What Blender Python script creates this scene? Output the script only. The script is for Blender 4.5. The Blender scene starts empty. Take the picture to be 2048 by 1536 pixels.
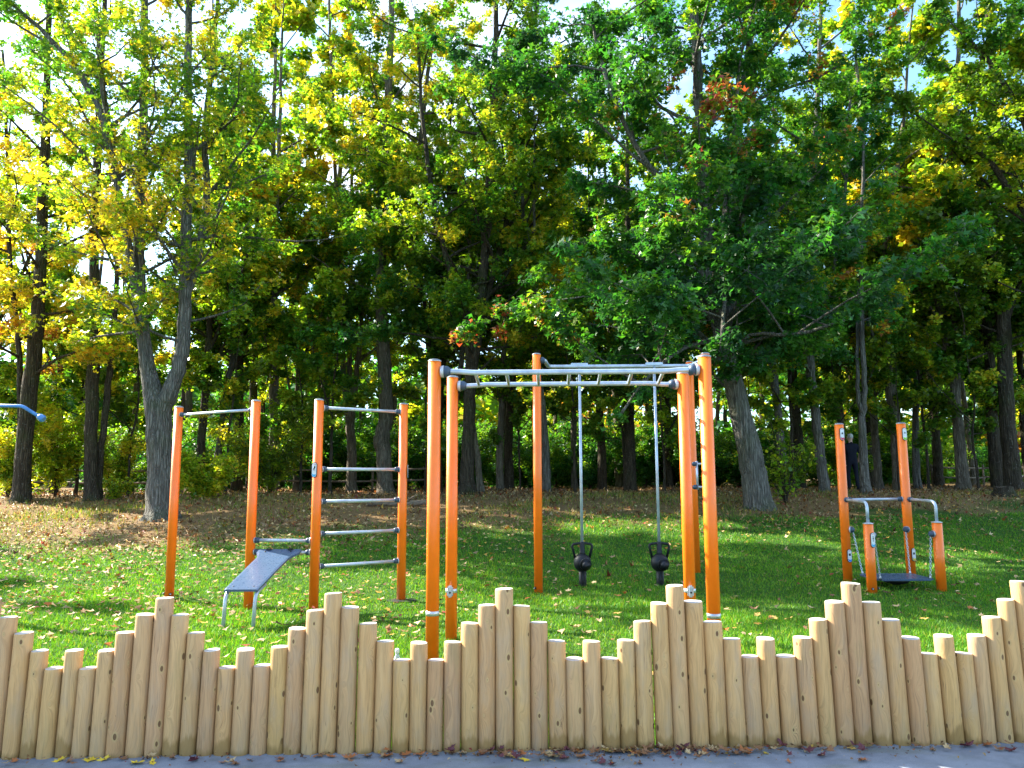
import bpy, bmesh, math, random
import numpy as np
from mathutils import Vector, Matrix, Quaternion

# ------------------------------------------------------------------ camera, sky, sun, exposure
scene = bpy.context.scene
COL = scene.collection
R = math.radians
SUN_AZ, SUN_EL = -64.0, 36.0            # degrees: azimuth from the viewing direction (+Y), negative = left

cam_d = bpy.data.cameras.new('camera')
cam_d.sensor_width = 36.0
cam_d.lens = 36.0 * 1500.0 / 2048.0
cam_d.clip_start = 0.05
cam_d.clip_end = 2000.0
cam = bpy.data.objects.new('camera', cam_d)
COL.objects.link(cam)
CAM_M = Matrix.Translation((0, 0, 1.6)) @ Matrix.Rotation(R(90 + 7.2), 4, 'X') @ Matrix.Rotation(R(-0.25), 4, 'Z')
cam.matrix_world = CAM_M
scene.camera = cam

world = bpy.data.worlds.new('World')
scene.world = world
world.use_nodes = True
wn = world.node_tree
sky = wn.nodes.new('ShaderNodeTexSky')
sky.sky_type = 'NISHITA'
sky.sun_disc = False
sky.sun_elevation = R(SUN_EL)
sky.sun_rotation = R(SUN_AZ)
sky.air_density = 1.0
sky.dust_density = 1.6
sky.ozone_density = 1.0
wn.nodes['Background'].inputs['Strength'].default_value = 0.115
# thin bright cloud drifting over the whole sky
wtc = wn.nodes.new('ShaderNodeTexCoord')
wno = wn.nodes.new('ShaderNodeTexNoise'); wno.inputs['Scale'].default_value = 1.5; wno.inputs['Detail'].default_value = 6; wno.inputs['Roughness'].default_value = .55
wmp = wn.nodes.new('ShaderNodeMapping'); wmp.inputs['Location'].default_value = (2.3, .4, .2); wmp.inputs['Scale'].default_value = (1, 1, 1.6)
wn.links.new(wtc.outputs['Generated'], wmp.inputs['Vector']); wn.links.new(wmp.outputs[0], wno.inputs['Vector'])
wrp = wn.nodes.new('ShaderNodeValToRGB')
wrp.color_ramp.elements[0].position = .50; wrp.color_ramp.elements[0].color = (0, 0, 0, 1)
wrp.color_ramp.elements[1].position = .66; wrp.color_ramp.elements[1].color = (.9, .9, .9, 1)
wn.links.new(wno.outputs[0], wrp.inputs[0])
wmx = wn.nodes.new('ShaderNodeMix'); wmx.data_type = 'RGBA'
wmx.inputs[7].default_value = (4.2, 4.25, 4.4, 1)
wn.links.new(wrp.outputs[0], wmx.inputs[0]); 
wtn = wn.nodes.new('ShaderNodeMix'); wtn.data_type = 'RGBA'; wtn.blend_type = 'MULTIPLY'; wtn.inputs[0].default_value = 1
wtn.inputs[7].default_value = (.80, 1.0, 1.08, 1)               # white balance of the clear sky
wn.links.new(sky.outputs[0], wtn.inputs[6]); wn.links.new(wtn.outputs[2], wmx.inputs[6])
wn.links.new(wmx.outputs[2], wn.nodes['Background'].inputs['Color'])

sun_d = bpy.data.lights.new('sun', 'SUN')
sun_d.energy = 5.0
sun_d.angle = R(0.55)
sun_d.color = (1.0, 0.93, 0.80)
sun = bpy.data.objects.new('sun', sun_d)
COL.objects.link(sun)
sdir = Vector((math.sin(R(SUN_AZ)) * math.cos(R(SUN_EL)), math.cos(R(SUN_AZ)) * math.cos(R(SUN_EL)), math.sin(R(SUN_EL))))
sun.rotation_euler = sdir.to_track_quat('Z', 'Y').to_euler()
sun.location = sdir * 60

scene.view_settings.view_transform = 'Standard'
scene.view_settings.look = 'None'
scene.view_settings.exposure = 2.15
scene.view_settings.gamma = 1.0
scene.view_settings.use_curve_mapping = False
cy = scene.cycles
cy.max_bounces = 6
cy.diffuse_bounces = 3
cy.glossy_bounces = 3
cy.transmission_bounces = 4
cy.transparent_max_bounces = 6
cy.caustics_reflective = False
cy.caustics_refractive = False

# ------------------------------------------------------------------ small helpers
def tag(o, label=None, cat=None, group=None, kind=None):
    if label: o['label'] = label
    if cat: o['category'] = cat
    if group: o['group'] = group
    if kind: o['kind'] = kind
    return o

def link(name, me, mat=None, parent=None):
    o = bpy.data.objects.new(name, me)
    COL.objects.link(o)
    if mat is not None and me is not None:
        if isinstance(mat, (list, tuple)):
            for m in mat: me.materials.append(m)
        else:
            me.materials.append(mat)
    if parent is not None: o.parent = parent
    return o

def empty(name, loc=(0, 0, 0), rz=0.0):
    o = bpy.data.objects.new(name, None)
    o.empty_display_size = 0.2
    COL.objects.link(o)
    o.location = loc
    o.rotation_euler = (0, 0, rz)
    return o

def bm_obj(name, bm, mat, parent=None, smooth=False):
    me = bpy.data.meshes.new(name)
    if smooth:
        for f in bm.faces: f.smooth = True
    bm.to_mesh(me)
    bm.free()
    return link(name, me, mat, parent)

def np_mesh(name, verts, loops, starts, totals, face_attr=None, mat_idx=None, smooth=False):
    me = bpy.data.meshes.new(name)
    me.vertices.add(len(verts))
    me.vertices.foreach_set('co', np.ascontiguousarray(verts, np.float32).ravel())
    me.loops.add(len(loops))
    me.loops.foreach_set('vertex_index', np.ascontiguousarray(loops, np.int32))
    me.polygons.add(len(starts))
    me.polygons.foreach_set('loop_start', np.ascontiguousarray(starts, np.int32))
    if mat_idx is not None:
        me.polygons.foreach_set('material_index', np.ascontiguousarray(mat_idx, np.int32))
    if smooth:
        me.polygons.foreach_set('use_smooth', np.ones(len(starts), bool))
    me.update(calc_edges=True)
    if face_attr is not None:
        a = me.attributes.new('col', 'FLOAT_COLOR', 'FACE')
        c = np.ones((len(starts), 4), np.float32)
        c[:, :3] = face_attr
        a.data.foreach_set('color', c.ravel())
    return me

def ss(t):
    t = np.clip(t, 0, 1)
    return t * t * (3 - 2 * t)

def gz(x, y):
    """height of the ground: level lawn that rises gently into the wood"""
    x = np.asarray(x, float); y = np.asarray(y, float)
    z = 1.12 * ss((y - 10) / 12.5) + np.clip(y - 22.5, 0, 60) * 0.006
    return z + 0.035 * np.sin(x * .7 + y * .31) * ss((y - 9) / 6) + 0.012 * np.sin(x * 1.9 - y * 1.3) * ss((y - 5) / 3)

def gzf(x, y): return float(gz(x, y))

# ------------------------------------------------------------------ materials
def mat_new(name):
    m = bpy.data.materials.new(name)
    m.use_nodes = True
    nt = m.node_tree
    b = nt.nodes['Principled BSDF']
    return m, nt, b, nt.nodes['Material Output']

def N(nt, t, **kw):
    n = nt.nodes.new(t)
    for k, v in kw.items(): setattr(n, k, v)
    return n

def ramp(nt, fac, stops):
    r = N(nt, 'ShaderNodeValToRGB')
    el = r.color_ramp.elements
    while len(el) < len(stops): el.new(0.5)
    for e, (p, c) in zip(el, stops):
        e.position = p
        e.color = (*c, 1) if len(c) == 3 else c
    nt.links.new(fac, r.inputs[0])
    return r.outputs[0]

def mixc(nt, fac, a, b, mode='MIX'):
    m = N(nt, 'ShaderNodeMix', data_type='RGBA', blend_type=mode)
    for s, v in ((m.inputs[0], fac), (m.inputs[6], a), (m.inputs[7], b)):
        if isinstance(v, (int, float)): s.default_value = v
        elif isinstance(v, tuple): s.default_value = (*v, 1)
        else: nt.links.new(v, s)
    return m.outputs[2]

def math_n(nt, op, a, b=None, c=None):
    m = N(nt, 'ShaderNodeMath', operation=op)
    for i, v in enumerate((a, b, c)):
        if v is None: continue
        if isinstance(v, (int, float)): m.inputs[i].default_value = v
        else: nt.links.new(v, m.inputs[i])
    return m.outputs[0]

def noise(nt, vec, scale, detail=3, rough=.55, dist=0.0, dims='3D'):
    n = N(nt, 'ShaderNodeTexNoise', noise_dimensions=dims)
    n.inputs['Scale'].default_value = scale
    n.inputs['Detail'].default_value = detail
    n.inputs['Roughness'].default_value = rough
    n.inputs['Distortion'].default_value = dist
    if vec is not None: nt.links.new(vec, n.inputs['Vector'])
    return n.outputs[0]

def mapping(nt, vec, scale=(1, 1, 1), loc=(0, 0, 0)):
    m = N(nt, 'ShaderNodeMapping')
    m.inputs['Scale'].default_value = scale
    m.inputs['Location'].default_value = loc
    nt.links.new(vec, m.inputs['Vector'])
    return m.outputs[0]

def bump(nt, bsdf, height, strength, dist=.01):
    b = N(nt, 'ShaderNodeBump')
    b.inputs['Strength'].default_value = strength
    b.inputs['Distance'].default_value = dist
    nt.links.new(height, b.inputs['Height'])
    nt.links.new(b.outputs[0], bsdf.inputs['Normal'])

def mat_leaf(name, trans=0.5, rough=.45, boost=(1.25, 1.15, .6), spec=.35):
    m, nt, b, out = mat_new(name)
    a = N(nt, 'ShaderNodeAttribute', attribute_name='col')
    nt.links.new(a.outputs['Color'], b.inputs['Base Color'])
    b.inputs['Roughness'].default_value = rough
    b.inputs['Specular IOR Level'].default_value = spec
    t = N(nt, 'ShaderNodeBsdfTranslucent')
    nt.links.new(mixc(nt, 1.0, a.outputs['Color'], boost, 'MULTIPLY'), t.inputs['Color'])
    mx = N(nt, 'ShaderNodeMixShader')
    mx.inputs[0].default_value = trans
    nt.links.new(b.outputs[0], mx.inputs[1])
    nt.links.new(t.outputs[0], mx.inputs[2])
    nt.links.new(mx.outputs[0], out.inputs['Surface'])
    return m

M = {}
M['leaf'] = mat_leaf('tree_leaf', .52, .38, (1.42, 1.62, .55), .4)
M['grass'] = mat_leaf('grass_blade', .4, .5, (1.5, 1.35, .5), .3)
M['litter'] = mat_leaf('fallen_leaf', .12, .6, (1.2, 1.0, .7), .3)

def mat_paint(name, col, rough=.35, spec=.5, coat=0.0, metallic=0.0, dirt=.12):
    m, nt, b, out = mat_new(name)
    tc = N(nt, 'ShaderNodeTexCoord')
    n = noise(nt, tc.outputs['Object'], 9, 5)
    dark = tuple(c * (1 - dirt * 2) for c in col)
    nt.links.new(ramp(nt, n, [(.35, dark), (.6, col)]), b.inputs['Base Color'])
    n2 = noise(nt, tc.outputs['Object'], 40, 3)
    nt.links.new(ramp(nt, n2, [(.3, (rough * .85,) * 3), (.75, (min(1, rough * 1.35),) * 3)]), b.inputs['Roughness'])
    b.inputs['Specular IOR Level'].default_value = spec
    b.inputs['Coat Weight'].default_value = coat
    b.inputs['Coat Roughness'].default_value = .15
    b.inputs['Metallic'].default_value = metallic
    return m

M['orange'] = mat_paint('orange_powder_coat', (1.0, .19, .008), .36, .5, .25, dirt=.03)
M['steel'] = mat_paint('galvanised_steel', (.50, .58, .68), .40, .5, 0, .55, .12)
M['cap'] = mat_paint('grey_plastic_cap', (.12, .15, .19), .45)
M['rim'] = mat_paint('light_rim', (.55, .57, .6), .4, metallic=.4)
M['socket'] = mat_paint('dark_blue_grey_plastic', (.035, .065, .11), .4)
M['bluebar'] = mat_paint('blue_painted_steel', (.06, .22, .55), .35, coat=.2)
M['board'] = mat_paint('dark_grey_board', (.06, .10, .175), .28, dirt=.05)
M['rubber'] = mat_paint('black_rubber', (.012, .013, .016), .5, dirt=.3)
M['kettle'] = mat_paint('black_cast_iron', (.008, .010, .016), .45, .35, dirt=.25)
M['white'] = mat_paint('white_sign_face', (.78, .8, .82), .4)
M['black'] = mat_paint('black_print', (.01, .01, .012), .5)
M['signblue'] = mat_paint('blue_print', (.03, .2, .65), .5)
M['signcyan'] = mat_paint('cyan_print', (.06, .42, .75), .5)
M['signred'] = mat_paint('red_print', (.7, .03, .1), .5)
M['signgreen'] = mat_paint('green_print', (.3, .65, .05), .5)
M['signyellow'] = mat_paint('yellow_print', (.8, .62, .04), .5)
M['band'] = mat_paint('silver_band', (.6, .64, .68), .35, metallic=.6)
M['skin'] = mat_paint('skin', (.55, .33, .24), .5)
M['navy'] = mat_paint('navy_cloth', (.008, .01, .02), .8, .2)
M['hair'] = mat_paint('grey_hair', (.42, .42, .40), .6, dirt=.3)
M['shoe'] = mat_paint('dark_shoe', (.02, .02, .022), .5)

def N_bw(nt, c):
    n = N(nt, 'ShaderNodeRGBToBW'); nt.links.new(c, n.inputs[0]); return n.outputs[0]

def mat_bark(name, c1, c2, moss=(.06, .09, .02), moss_amt=.25):
    m, nt, b, out = mat_new(name)
    tc = N(nt, 'ShaderNodeTexCoord')
    v = mapping(nt, tc.outputs['Object'], (7, 7, 1.1))
    n = noise(nt, v, 2.2, 6, .65, .4)
    vf = N(nt, 'ShaderNodeTexVoronoi', feature='DISTANCE_TO_EDGE'); vf.inputs['Scale'].default_value = 1.0
    wv = N(nt, 'ShaderNodeVectorMath', operation='ADD'); nt.links.new(mapping(nt, tc.outputs['Object'], (20, 20, 1.7)), wv.inputs[0])
    nz = N(nt, 'ShaderNodeTexNoise'); nz.inputs['Scale'].default_value = 5; nt.links.new(tc.outputs['Object'], nz.inputs['Vector']); nt.links.new(nz.outputs['Color'], wv.inputs[1]); nt.links.new(wv.outputs[0], vf.inputs['Vector'])
    fur = ramp(nt, vf.outputs['Distance'], [(.02, (.35,) * 3), (.22, (1, 1, 1))])
    base = mixc(nt, .55, ramp(nt, n, [(.3, c1), (.68, c2)]), fur, 'MULTIPLY')
    n2 = noise(nt, tc.outputs['Object'], 1.3, 4)
    f = ramp(nt, n2, [(.5, (0, 0, 0)), (.72, (moss_amt * 2,) * 3)])
    base = mixc(nt, f, base, moss)
    n3 = noise(nt, tc.outputs['Object'], 18, 3)
    f3 = ramp(nt, n3, [(.62, (0, 0, 0)), (.74, (.45,) * 3)])
    base = mixc(nt, f3, base, (.34, .35, .31))
    nt.links.new(base, b.inputs['Base Color'])
    b.inputs['Roughness'].default_value = .9
    b.inputs['Specular IOR Level'].default_value = .15
    bump(nt, b, math_n(nt, 'ADD', n, N_bw(nt, fur)), 1.0, .05)
    return m
M['bark_grey'] = mat_bark('grey_maple_bark', (.09, .08, .068), (.25, .235, .205))
M['bark_dark'] = mat_bark('dark_bark', (.035, .028, .02), (.12, .095, .065))
M['bark_pale'] = mat_bark('pale_bark', (.11, .09, .065), (.30, .255, .195), moss_amt=.15)

def mat_log():
    m, nt, b, out = mat_new('peeled_pine_log')
    uv = N(nt, 'ShaderNodeUVMap').outputs[0]
    oi = N(nt, 'ShaderNodeObjectInfo')
    rnd = oi.outputs['Random']
    off = N(nt, 'ShaderNodeCombineXYZ')
    nt.links.new(math_n(nt, 'MULTIPLY', rnd, 37.3), off.inputs[0])
    nt.links.new(math_n(nt, 'MULTIPLY', rnd, 91.7), off.inputs[1])
    nt.links.new(math_n(nt, 'MULTIPLY', rnd, 13.1), off.inputs[2])
    va = N(nt, 'ShaderNodeVectorMath', operation='ADD')
    nt.links.new(uv, va.inputs[0]); nt.links.new(off.outputs[0], va.inputs[1])
    vec = va.outputs[0]
    # knots: sparse voronoi cells in (angle, height)
    vo = N(nt, 'ShaderNodeTexVoronoi', voronoi_dimensions='2D', feature='F1')
    vo.inputs['Scale'].default_value = 6.0
    vo.inputs['Randomness'].default_value = 1.0
    nt.links.new(mapping(nt, vec, (1.5, .8, 1)), vo.inputs['Vector'])
    d = vo.outputs['Distance']
    cellr = N(nt, 'ShaderNodeSeparateColor')
    nt.links.new(vo.outputs['Color'], cellr.inputs[0])
    ksize = math_n(nt, 'MULTIPLY', math_n(nt, 'SUBTRACT', cellr.outputs[0], .36), .15)
    kn = math_n(nt, 'SUBTRACT', ksize, d)                     # > 0 inside a knot
    knot = ramp(nt, math_n(nt, 'ADD', math_n(nt, 'MULTIPLY', kn, 14), .5), [(.38, (0, 0, 0)), (.62, (1, 1, 1))])
    halo = ramp(nt, math_n(nt, 'ADD', math_n(nt, 'MULTIPLY', kn, 5), .8), [(.35, (0, 0, 0)), (.8, (1, 1, 1))])
    # grain bends around the knots
    sep = N(nt, 'ShaderNodeSeparateXYZ'); nt.links.new(vec, sep.inputs[0])
    warp = math_n(nt, 'DIVIDE', .007, math_n(nt, 'ADD', d, .06))
    gx = math_n(nt, 'ADD', sep.outputs[0], warp)
    cb = N(nt, 'ShaderNodeCombineXYZ')
    nt.links.new(gx, cb.inputs[0]); nt.links.new(sep.outputs[1], cb.inputs[1]); nt.links.new(sep.outputs[2], cb.inputs[2])
    g = noise(nt, mapping(nt, cb.outputs[0], (120, 4.5, 1)), 1.0, 5, .6, .6)
    g2 = noise(nt, mapping(nt, cb.outputs[0], (34, 1.6, 1)), 1.0, 4, .6, 1.2)
    big = noise(nt, mapping(nt, vec, (9, 3.2, 1)), 1.0, 4, .6)
    col = ramp(nt, g2, [(.28, (0.407, 0.217, 0.098)), (.48, (0.601, 0.357, 0.168)), (.75, (0.698, 0.461, 0.246))])
    col = mixc(nt, ramp(nt, g, [(.36, (.8, .8, .8)), (.52, (0, 0, 0))]), col, (.28, .165, .075))
    # greyish, pinkish and greenish treated tints, per log and in patches
    tint = ramp(nt, math_n(nt, 'FRACT', math_n(nt, 'MULTIPLY', rnd, 23.0)), [(0, (.56, .36, .26)), (.18, (.70, .50, .23)), (.36, (.62, .38, .20)), (.52, (.44, .29, .20)), (.68, (.68, .47, .20)), (.84, (.50, .36, .24)), (1, (.72, .50, .27))])
    col = mixc(nt, .5, col, tint)
    col = mixc(nt, ramp(nt, big, [(.48, (0, 0, 0)), (.75, (.55,) * 3)]), col, (.42, .345, .28))
    crk = noise(nt, mapping(nt, cb.outputs[0], (55, .9, 1)), 1.0, 3, .5, .3)
    crm = ramp(nt, math_n(nt, 'ABSOLUTE', math_n(nt, 'SUBTRACT', crk, .5)), [(.0, (.8,) * 3), (.012, (0, 0, 0))])
    crz = noise(nt, mapping(nt, vec, (8, 1.3, 1)), 1.0, 3)
    crm = mixc(nt, 1.0, crm, ramp(nt, crz, [(.50, (0, 0, 0)), (.60, (1, 1, 1))]), 'MULTIPLY')
    col = mixc(nt, crm, col, (.17, .10, .055))
    alg = noise(nt, mapping(nt, vec, (7, 2.0, 3)), 1.3, 5, .65)
    col = mixc(nt, ramp(nt, alg, [(.56, (0, 0, 0)), (.78, (.55,) * 3)]), col, (.36, .29, .14))
    col = mixc(nt, 1.0, col, (.90, .82, .68), 'MULTIPLY')
    col = mixc(nt, halo, col, (.50, .33, .14))
    col = mixc(nt, mixc(nt, 1.0, knot, ramp(nt, g, [(.3, (1, 1, 1)), (.65, (.78,) * 3)]), 'MULTIPLY'), col, (.115, .048, .02))
    # specks
    sp = noise(nt, mapping(nt, vec, (60, 40, 1)), 1.0, 2)
    col = mixc(nt, ramp(nt, sp, [(.76, (0, 0, 0)), (.80, (.6,) * 3)]), col, (.16, .09, .045))
    # damp ochre stain climbing from the ground
    hz = N(nt, 'ShaderNodeSeparateXYZ'); nt.links.new(uv, hz.inputs[0])
    st = noise(nt, mapping(nt, vec, (22, 2.2, 1)), 1.0, 5)
    stf = math_n(nt, 'SUBTRACT', math_n(nt, 'MULTIPLY', st, math_n(nt, 'ADD', .03, math_n(nt, 'MULTIPLY', math_n(nt, 'FRACT', math_n(nt, 'MULTIPLY', rnd, 17.0)), .26))), math_n(nt, 'ADD', hz.outputs[1], .03))
    stm = ramp(nt, math_n(nt, 'ADD', math_n(nt, 'MULTIPLY', stf, 22), .5), [(.2, (0, 0, 0)), (.9, (.75,) * 3)])
    col = mixc(nt, stm, col, (.29, .165, .05))
    nt.links.new(col, b.inputs['Base Color'])
    b.inputs['Roughness'].default_value = .62
    b.inputs['Specular IOR Level'].default_value = .3
    bump(nt, b, math_n(nt, 'SUBTRACT', g, math_n(nt, 'MULTIPLY', N_bw(nt, crm), .8)), .45, .005)
    return m

def mat_log_end():
    m, nt, b, out = mat_new('sawn_log_end')
    tc = N(nt, 'ShaderNodeTexCoord')
    oi = N(nt, 'ShaderNodeObjectInfo')
    sep = N(nt, 'ShaderNodeSeparateXYZ'); nt.links.new(tc.outputs['Object'], sep.inputs[0])
    cb = N(nt, 'ShaderNodeCombineXYZ')
    nt.links.new(math_n(nt, 'ADD', sep.outputs[0], .012), cb.inputs[0]); nt.links.new(sep.outputs[1], cb.inputs[1])
    w = N(nt, 'ShaderNodeTexWave', wave_type='RINGS', rings_direction='SPHERICAL')
    w.inputs['Scale'].default_value = 55
    w.inputs['Distortion'].default_value = 1.5
    nt.links.new(cb.outputs[0], w.inputs['Vector'])
    col = ramp(nt, w.outputs[0], [(.2, (.58, .54, .50)), (.8, (.74, .72, .70))])  # sawn end grain, whitened so the colour carries the sky reflection on the tops
    n = noise(nt, tc.outputs['Object'], 25, 4)
    col = mixc(nt, ramp(nt, n, [(.45, (0, 0, 0)), (.7, (.7,) * 3)]), col, (.30, .24, .20))
    col = mixc(nt, math_n(nt, 'MULTIPLY', oi.outputs['Random'], .5), col, (.40, .32, .27))
    nt.links.new(col, b.inputs['Base Color'])
    b.inputs['Roughness'].default_value = .7
    return m
M['log'] = mat_log()
M['logend'] = mat_log_end()

def mat_ground():
    m, nt, b, out = mat_new('lawn_and_wood_floor')
    tc = N(nt, 'ShaderNodeTexCoord')
    P = tc.outputs['Object']
    sep = N(nt, 'ShaderNodeSeparateXYZ'); nt.links.new(P, sep.inputs[0])
    n1 = noise(nt, P, .55, 5, .6)
    n2 = noise(nt, P, 14, 4)
    n3 = noise(nt, P, 60, 3)
    green = ramp(nt, n2, [(.3, (.018, .055, .008)), (.7, (.05, .12, .018))])
    lit = ramp(nt, n3, [(.3, (.08, .05, .02)), (.5, (.19, .12, .055)), (.72, (.34, .23, .12))])
    f = math_n(nt, 'ADD', math_n(nt, 'MULTIPLY', math_n(nt, 'SUBTRACT', sep.outputs[1], 16.4), .28), math_n(nt, 'MULTIPLY', math_n(nt, 'SUBTRACT', n1, .5), 2.6))
    f = math_n(nt, 'SUBTRACT', f, math_n(nt, 'MULTIPLY', sep.outputs[0], .06))
    f = ramp(nt, math_n(nt, 'ADD', f, .5), [(.2, (0, 0, 0)), (.8, (1, 1, 1))])
    nt.links.new(mixc(nt, f, green, lit), b.inputs['Base Color'])
    b.inputs['Roughness'].default_value = .95
    b.inputs['Specular IOR Level'].default_value = .1
    bump(nt, b, n3, .6, .03)
    return m
M['ground'] = mat_ground()

def mat_asphalt(name, c1, c2, moss=0.0):
    m, nt, b, out = mat_new(name)
    tc = N(nt, 'ShaderNodeTexCoord')
    P = tc.outputs['Object']
    n = noise(nt, P, 170, 3, .7)
    n2 = noise(nt, P, 3.5, 5, .65)
    col = ramp(nt, n, [(.3, c1), (.7, c2)])
    col = mixc(nt, ramp(nt, n2, [(.42, (0, 0, 0)), (.7, (.6,) * 3)]), col, tuple(c * .55 for c in c1))
    if moss:
        n3 = noise(nt, mapping(nt, P, (1.2, 3.0, 1)), 1.6, 5)
        col = mixc(nt, ramp(nt, n3, [(.5, (0, 0, 0)), (.75, (moss,) * 3)]), col, (.13, .14, .06))
    vo = N(nt, 'ShaderNodeTexVoronoi'); vo.inputs['Scale'].default_value = 120
    nt.links.new(P, vo.inputs['Vector'])
    col = mixc(nt, ramp(nt, vo.outputs['Distance'], [(.1, (.5,) * 3), (.22, (0, 0, 0))]), col, (.42, .42, .42))
    nt.links.new(col, b.inputs['Base Color'])
    b.inputs['Roughness'].default_value = .85
    bump(nt, b, n, .7, .006)
    return m
M['pavement'] = mat_asphalt('grey_tarmac', (.17, .19, .235), (.30, .325, .38), .55)
M['path'] = mat_asphalt('woodland_path', (.12, .12, .125), (.22, .215, .21), .3)

def mat_deadwood():
    m, nt, b, out = mat_new('dead_wood')
    tc = N(nt, 'ShaderNodeTexCoord')
    n = noise(nt, mapping(nt, tc.outputs['Object'], (3, 12, 12)), 3, 5)
    nt.links.new(ramp(nt, n, [(.3, (.07, .05, .035)), (.7, (.26, .2, .14))]), b.inputs['Base Color'])
    b.inputs['Roughness'].default_value = .9
    bump(nt, b, n, .6, .02)
    return m
M['deadwood'] = mat_deadwood()
m, nt, b, out = mat_new('clear_bottle_plastic')
b.inputs['Base Color'].default_value = (.80, .88, .92, 1)
b.inputs['Roughness'].default_value = .12
b.inputs['Transmission Weight'].default_value = .55
b.inputs['IOR'].default_value = 1.35
M['plastic'] = m

# ------------------------------------------------------------------ setting: ground, pavement, path
def build_ground():
    ys = np.concatenate([np.linspace(-40, 3, 12), np.linspace(3.5, 26, 76), np.linspace(27, 80, 40), np.array([100, 150, 250, 400, 700, 1100])])
    xs = np.concatenate([np.array([-900, -500, -250, -120]), np.linspace(-60, -16, 23), np.linspace(-15, 15, 76), np.linspace(16, 60, 23), np.array([120, 250, 500, 900])])
    X, Y = np.meshgrid(xs, ys)
    Z = gz(X, Y)
    v = np.stack([X, Y, Z], -1).reshape(-1, 3)
    nx, ny = len(xs), len(ys)
    i, j = np.meshgrid(np.arange(nx - 1), np.arange(ny - 1))
    a = (j * nx + i).ravel()
    q = np.stack([a, a + 1, a + 1 + nx, a + nx], -1)
    me = np_mesh('ground', v, q.ravel(), np.arange(len(q)) * 4, 4, smooth=True)
    tag(link('ground', me, M['ground']), kind='structure')
build_ground()

FX0, FY0, FSL = -2.993, 4.607, 0.0315     # fence line: y = FY0 + FSL * (x - FX0)
def fence_y(x): return FY0 + FSL * (x - FX0)

bm = bmesh.new()
pts = []
for k in range(61):
    x = -30 + k
    pts.append((x, fence_y(x) - .02 + .006 * math.sin(x * 5.1), .006))
lo = [bm.verts.new((p[0], -12, .006)) for p in pts]
hi = [bm.verts.new(p) for p in pts]
for k in range(60): bm.faces.new((lo[k], lo[k + 1], hi[k + 1], hi[k]))
tag(bm_obj('pavement', bm, M['pavement']), kind='structure')

bm = bmesh.new()
cl = [(11.5, 50, .9), (14.0, 42, .9), (17.0, 35, .95), (19.5, 30, 1.0), (23.5, 26.2, 1.0), (30, 23.5, 1.0), (44, 20.5, 1.0)]
va, vb = [], []
for k in range(61):
    t = k / 60 * (len(cl) - 1)
    i = min(int(t), len(cl) - 2); f = t - i
    x = cl[i][0] * (1 - f) + cl[i + 1][0] * f; y = cl[i][1] * (1 - f) + cl[i + 1][1] * f
    dx, dy = cl[i + 1][0] - cl[i][0], cl[i + 1][1] - cl[i][1]
    L = math.hypot(dx, dy); nx, ny = -dy / L, dx / L
    w = .85
    for arr, s in ((va, 1), (vb, -1)):
        px, py = x + nx * w * s, y + ny * w * s
        arr.append(bm.verts.new((px, py, gzf(px, py) + .03)))
for k in range(60): bm.faces.new((va[k], va[k + 1], vb[k + 1], vb[k]))
tag(bm_obj('woodland_path', bm, M['path']), kind='structure')

# ------------------------------------------------------------------ mesh part helpers (bmesh)
def ring_pts(c, t, r, n, ref=None, ph=0.0):
    t = t.normalized()
    ref = ref or (Vector((0, 0, 1)) if abs(t.z) < .9 else Vector((1, 0, 0)))
    u = t.cross(ref).normalized(); w = t.cross(u).normalized()
    return [c + (u * math.cos(2 * math.pi * k / n + ph) + w * math.sin(2 * math.pi * k / n + ph)) * r for k in range(n)]

def add_tube(bm, pts, radii, n=12, caps=True):
    pts = [Vector(p) for p in pts]
    if isinstance(radii, (int, float)): radii = [radii] * len(pts)
    rings = []
    t0 = (pts[1] - pts[0]).normalized()
    ref = Vector((0, 0, 1)) if abs(t0.z) < .9 else Vector((1, 0, 0))
    for i, p in enumerate(pts):
        if i == 0: t = pts[1] - pts[0]
        elif i == len(pts) - 1: t = pts[-1] - pts[-2]
        else: t = (pts[i] - pts[i - 1]).normalized() + (pts[i + 1] - pts[i]).normalized()
        t.normalize()
        u = ref - t * ref.dot(t)
        if u.length < 1e-4: u = t.orthogonal()
        u.normalize(); ref = u
        w = t.cross(u)
        rings.append([bm.verts.new(p + (u * math.cos(2 * math.pi * k / n) + w * math.sin(2 * math.pi * k / n)) * radii[i]) for k in range(n)])
    for a, b_ in zip(rings, rings[1:]):
        for k in range(n):
            f = bm.faces.new((a[k], a[(k + 1) % n], b_[(k + 1) % n], b_[k])); f.smooth = True
    if caps:
        bm.faces.new(list(reversed(rings[0]))); bm.faces.new(rings[-1])
    return rings

def arc(p0, p1, p2, r, n=6):
    """polyline p0-p1-p2 with the corner at p1 rounded by about r"""
    p0, p1, p2 = Vector(p0), Vector(p1), Vector(p2)
    a = p1 + (p0 - p1).normalized() * r; c = p1 + (p2 - p1).normalized() * r
    out = [p0]
    for k in range(n + 1):
        t = k / n
        out.append(a * (1 - t) ** 2 + p1 * 2 * t * (1 - t) + c * t * t)
    out.append(p2)
    return out

def add_box(bm, c, size, rot=None, bev=0.0):
    m = Matrix.Translation(c) @ (rot or Matrix.Identity(4)) @ Matrix.Diagonal((*size, 1))
    r = bmesh.ops.create_cube(bm, size=1, matrix=m)
    if bev:
        es = {e for v in r['verts'] for e in v.link_edges}
        bmesh.ops.bevel(bm, geom=list(es), offset=bev, segments=2, affect='EDGES')

def tube_obj(name, pts, radii, mat, parent, n=14):
    bm = bmesh.new(); add_tube(bm, pts, radii, n)
    return bm_obj(name, bm, mat, parent)

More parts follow.
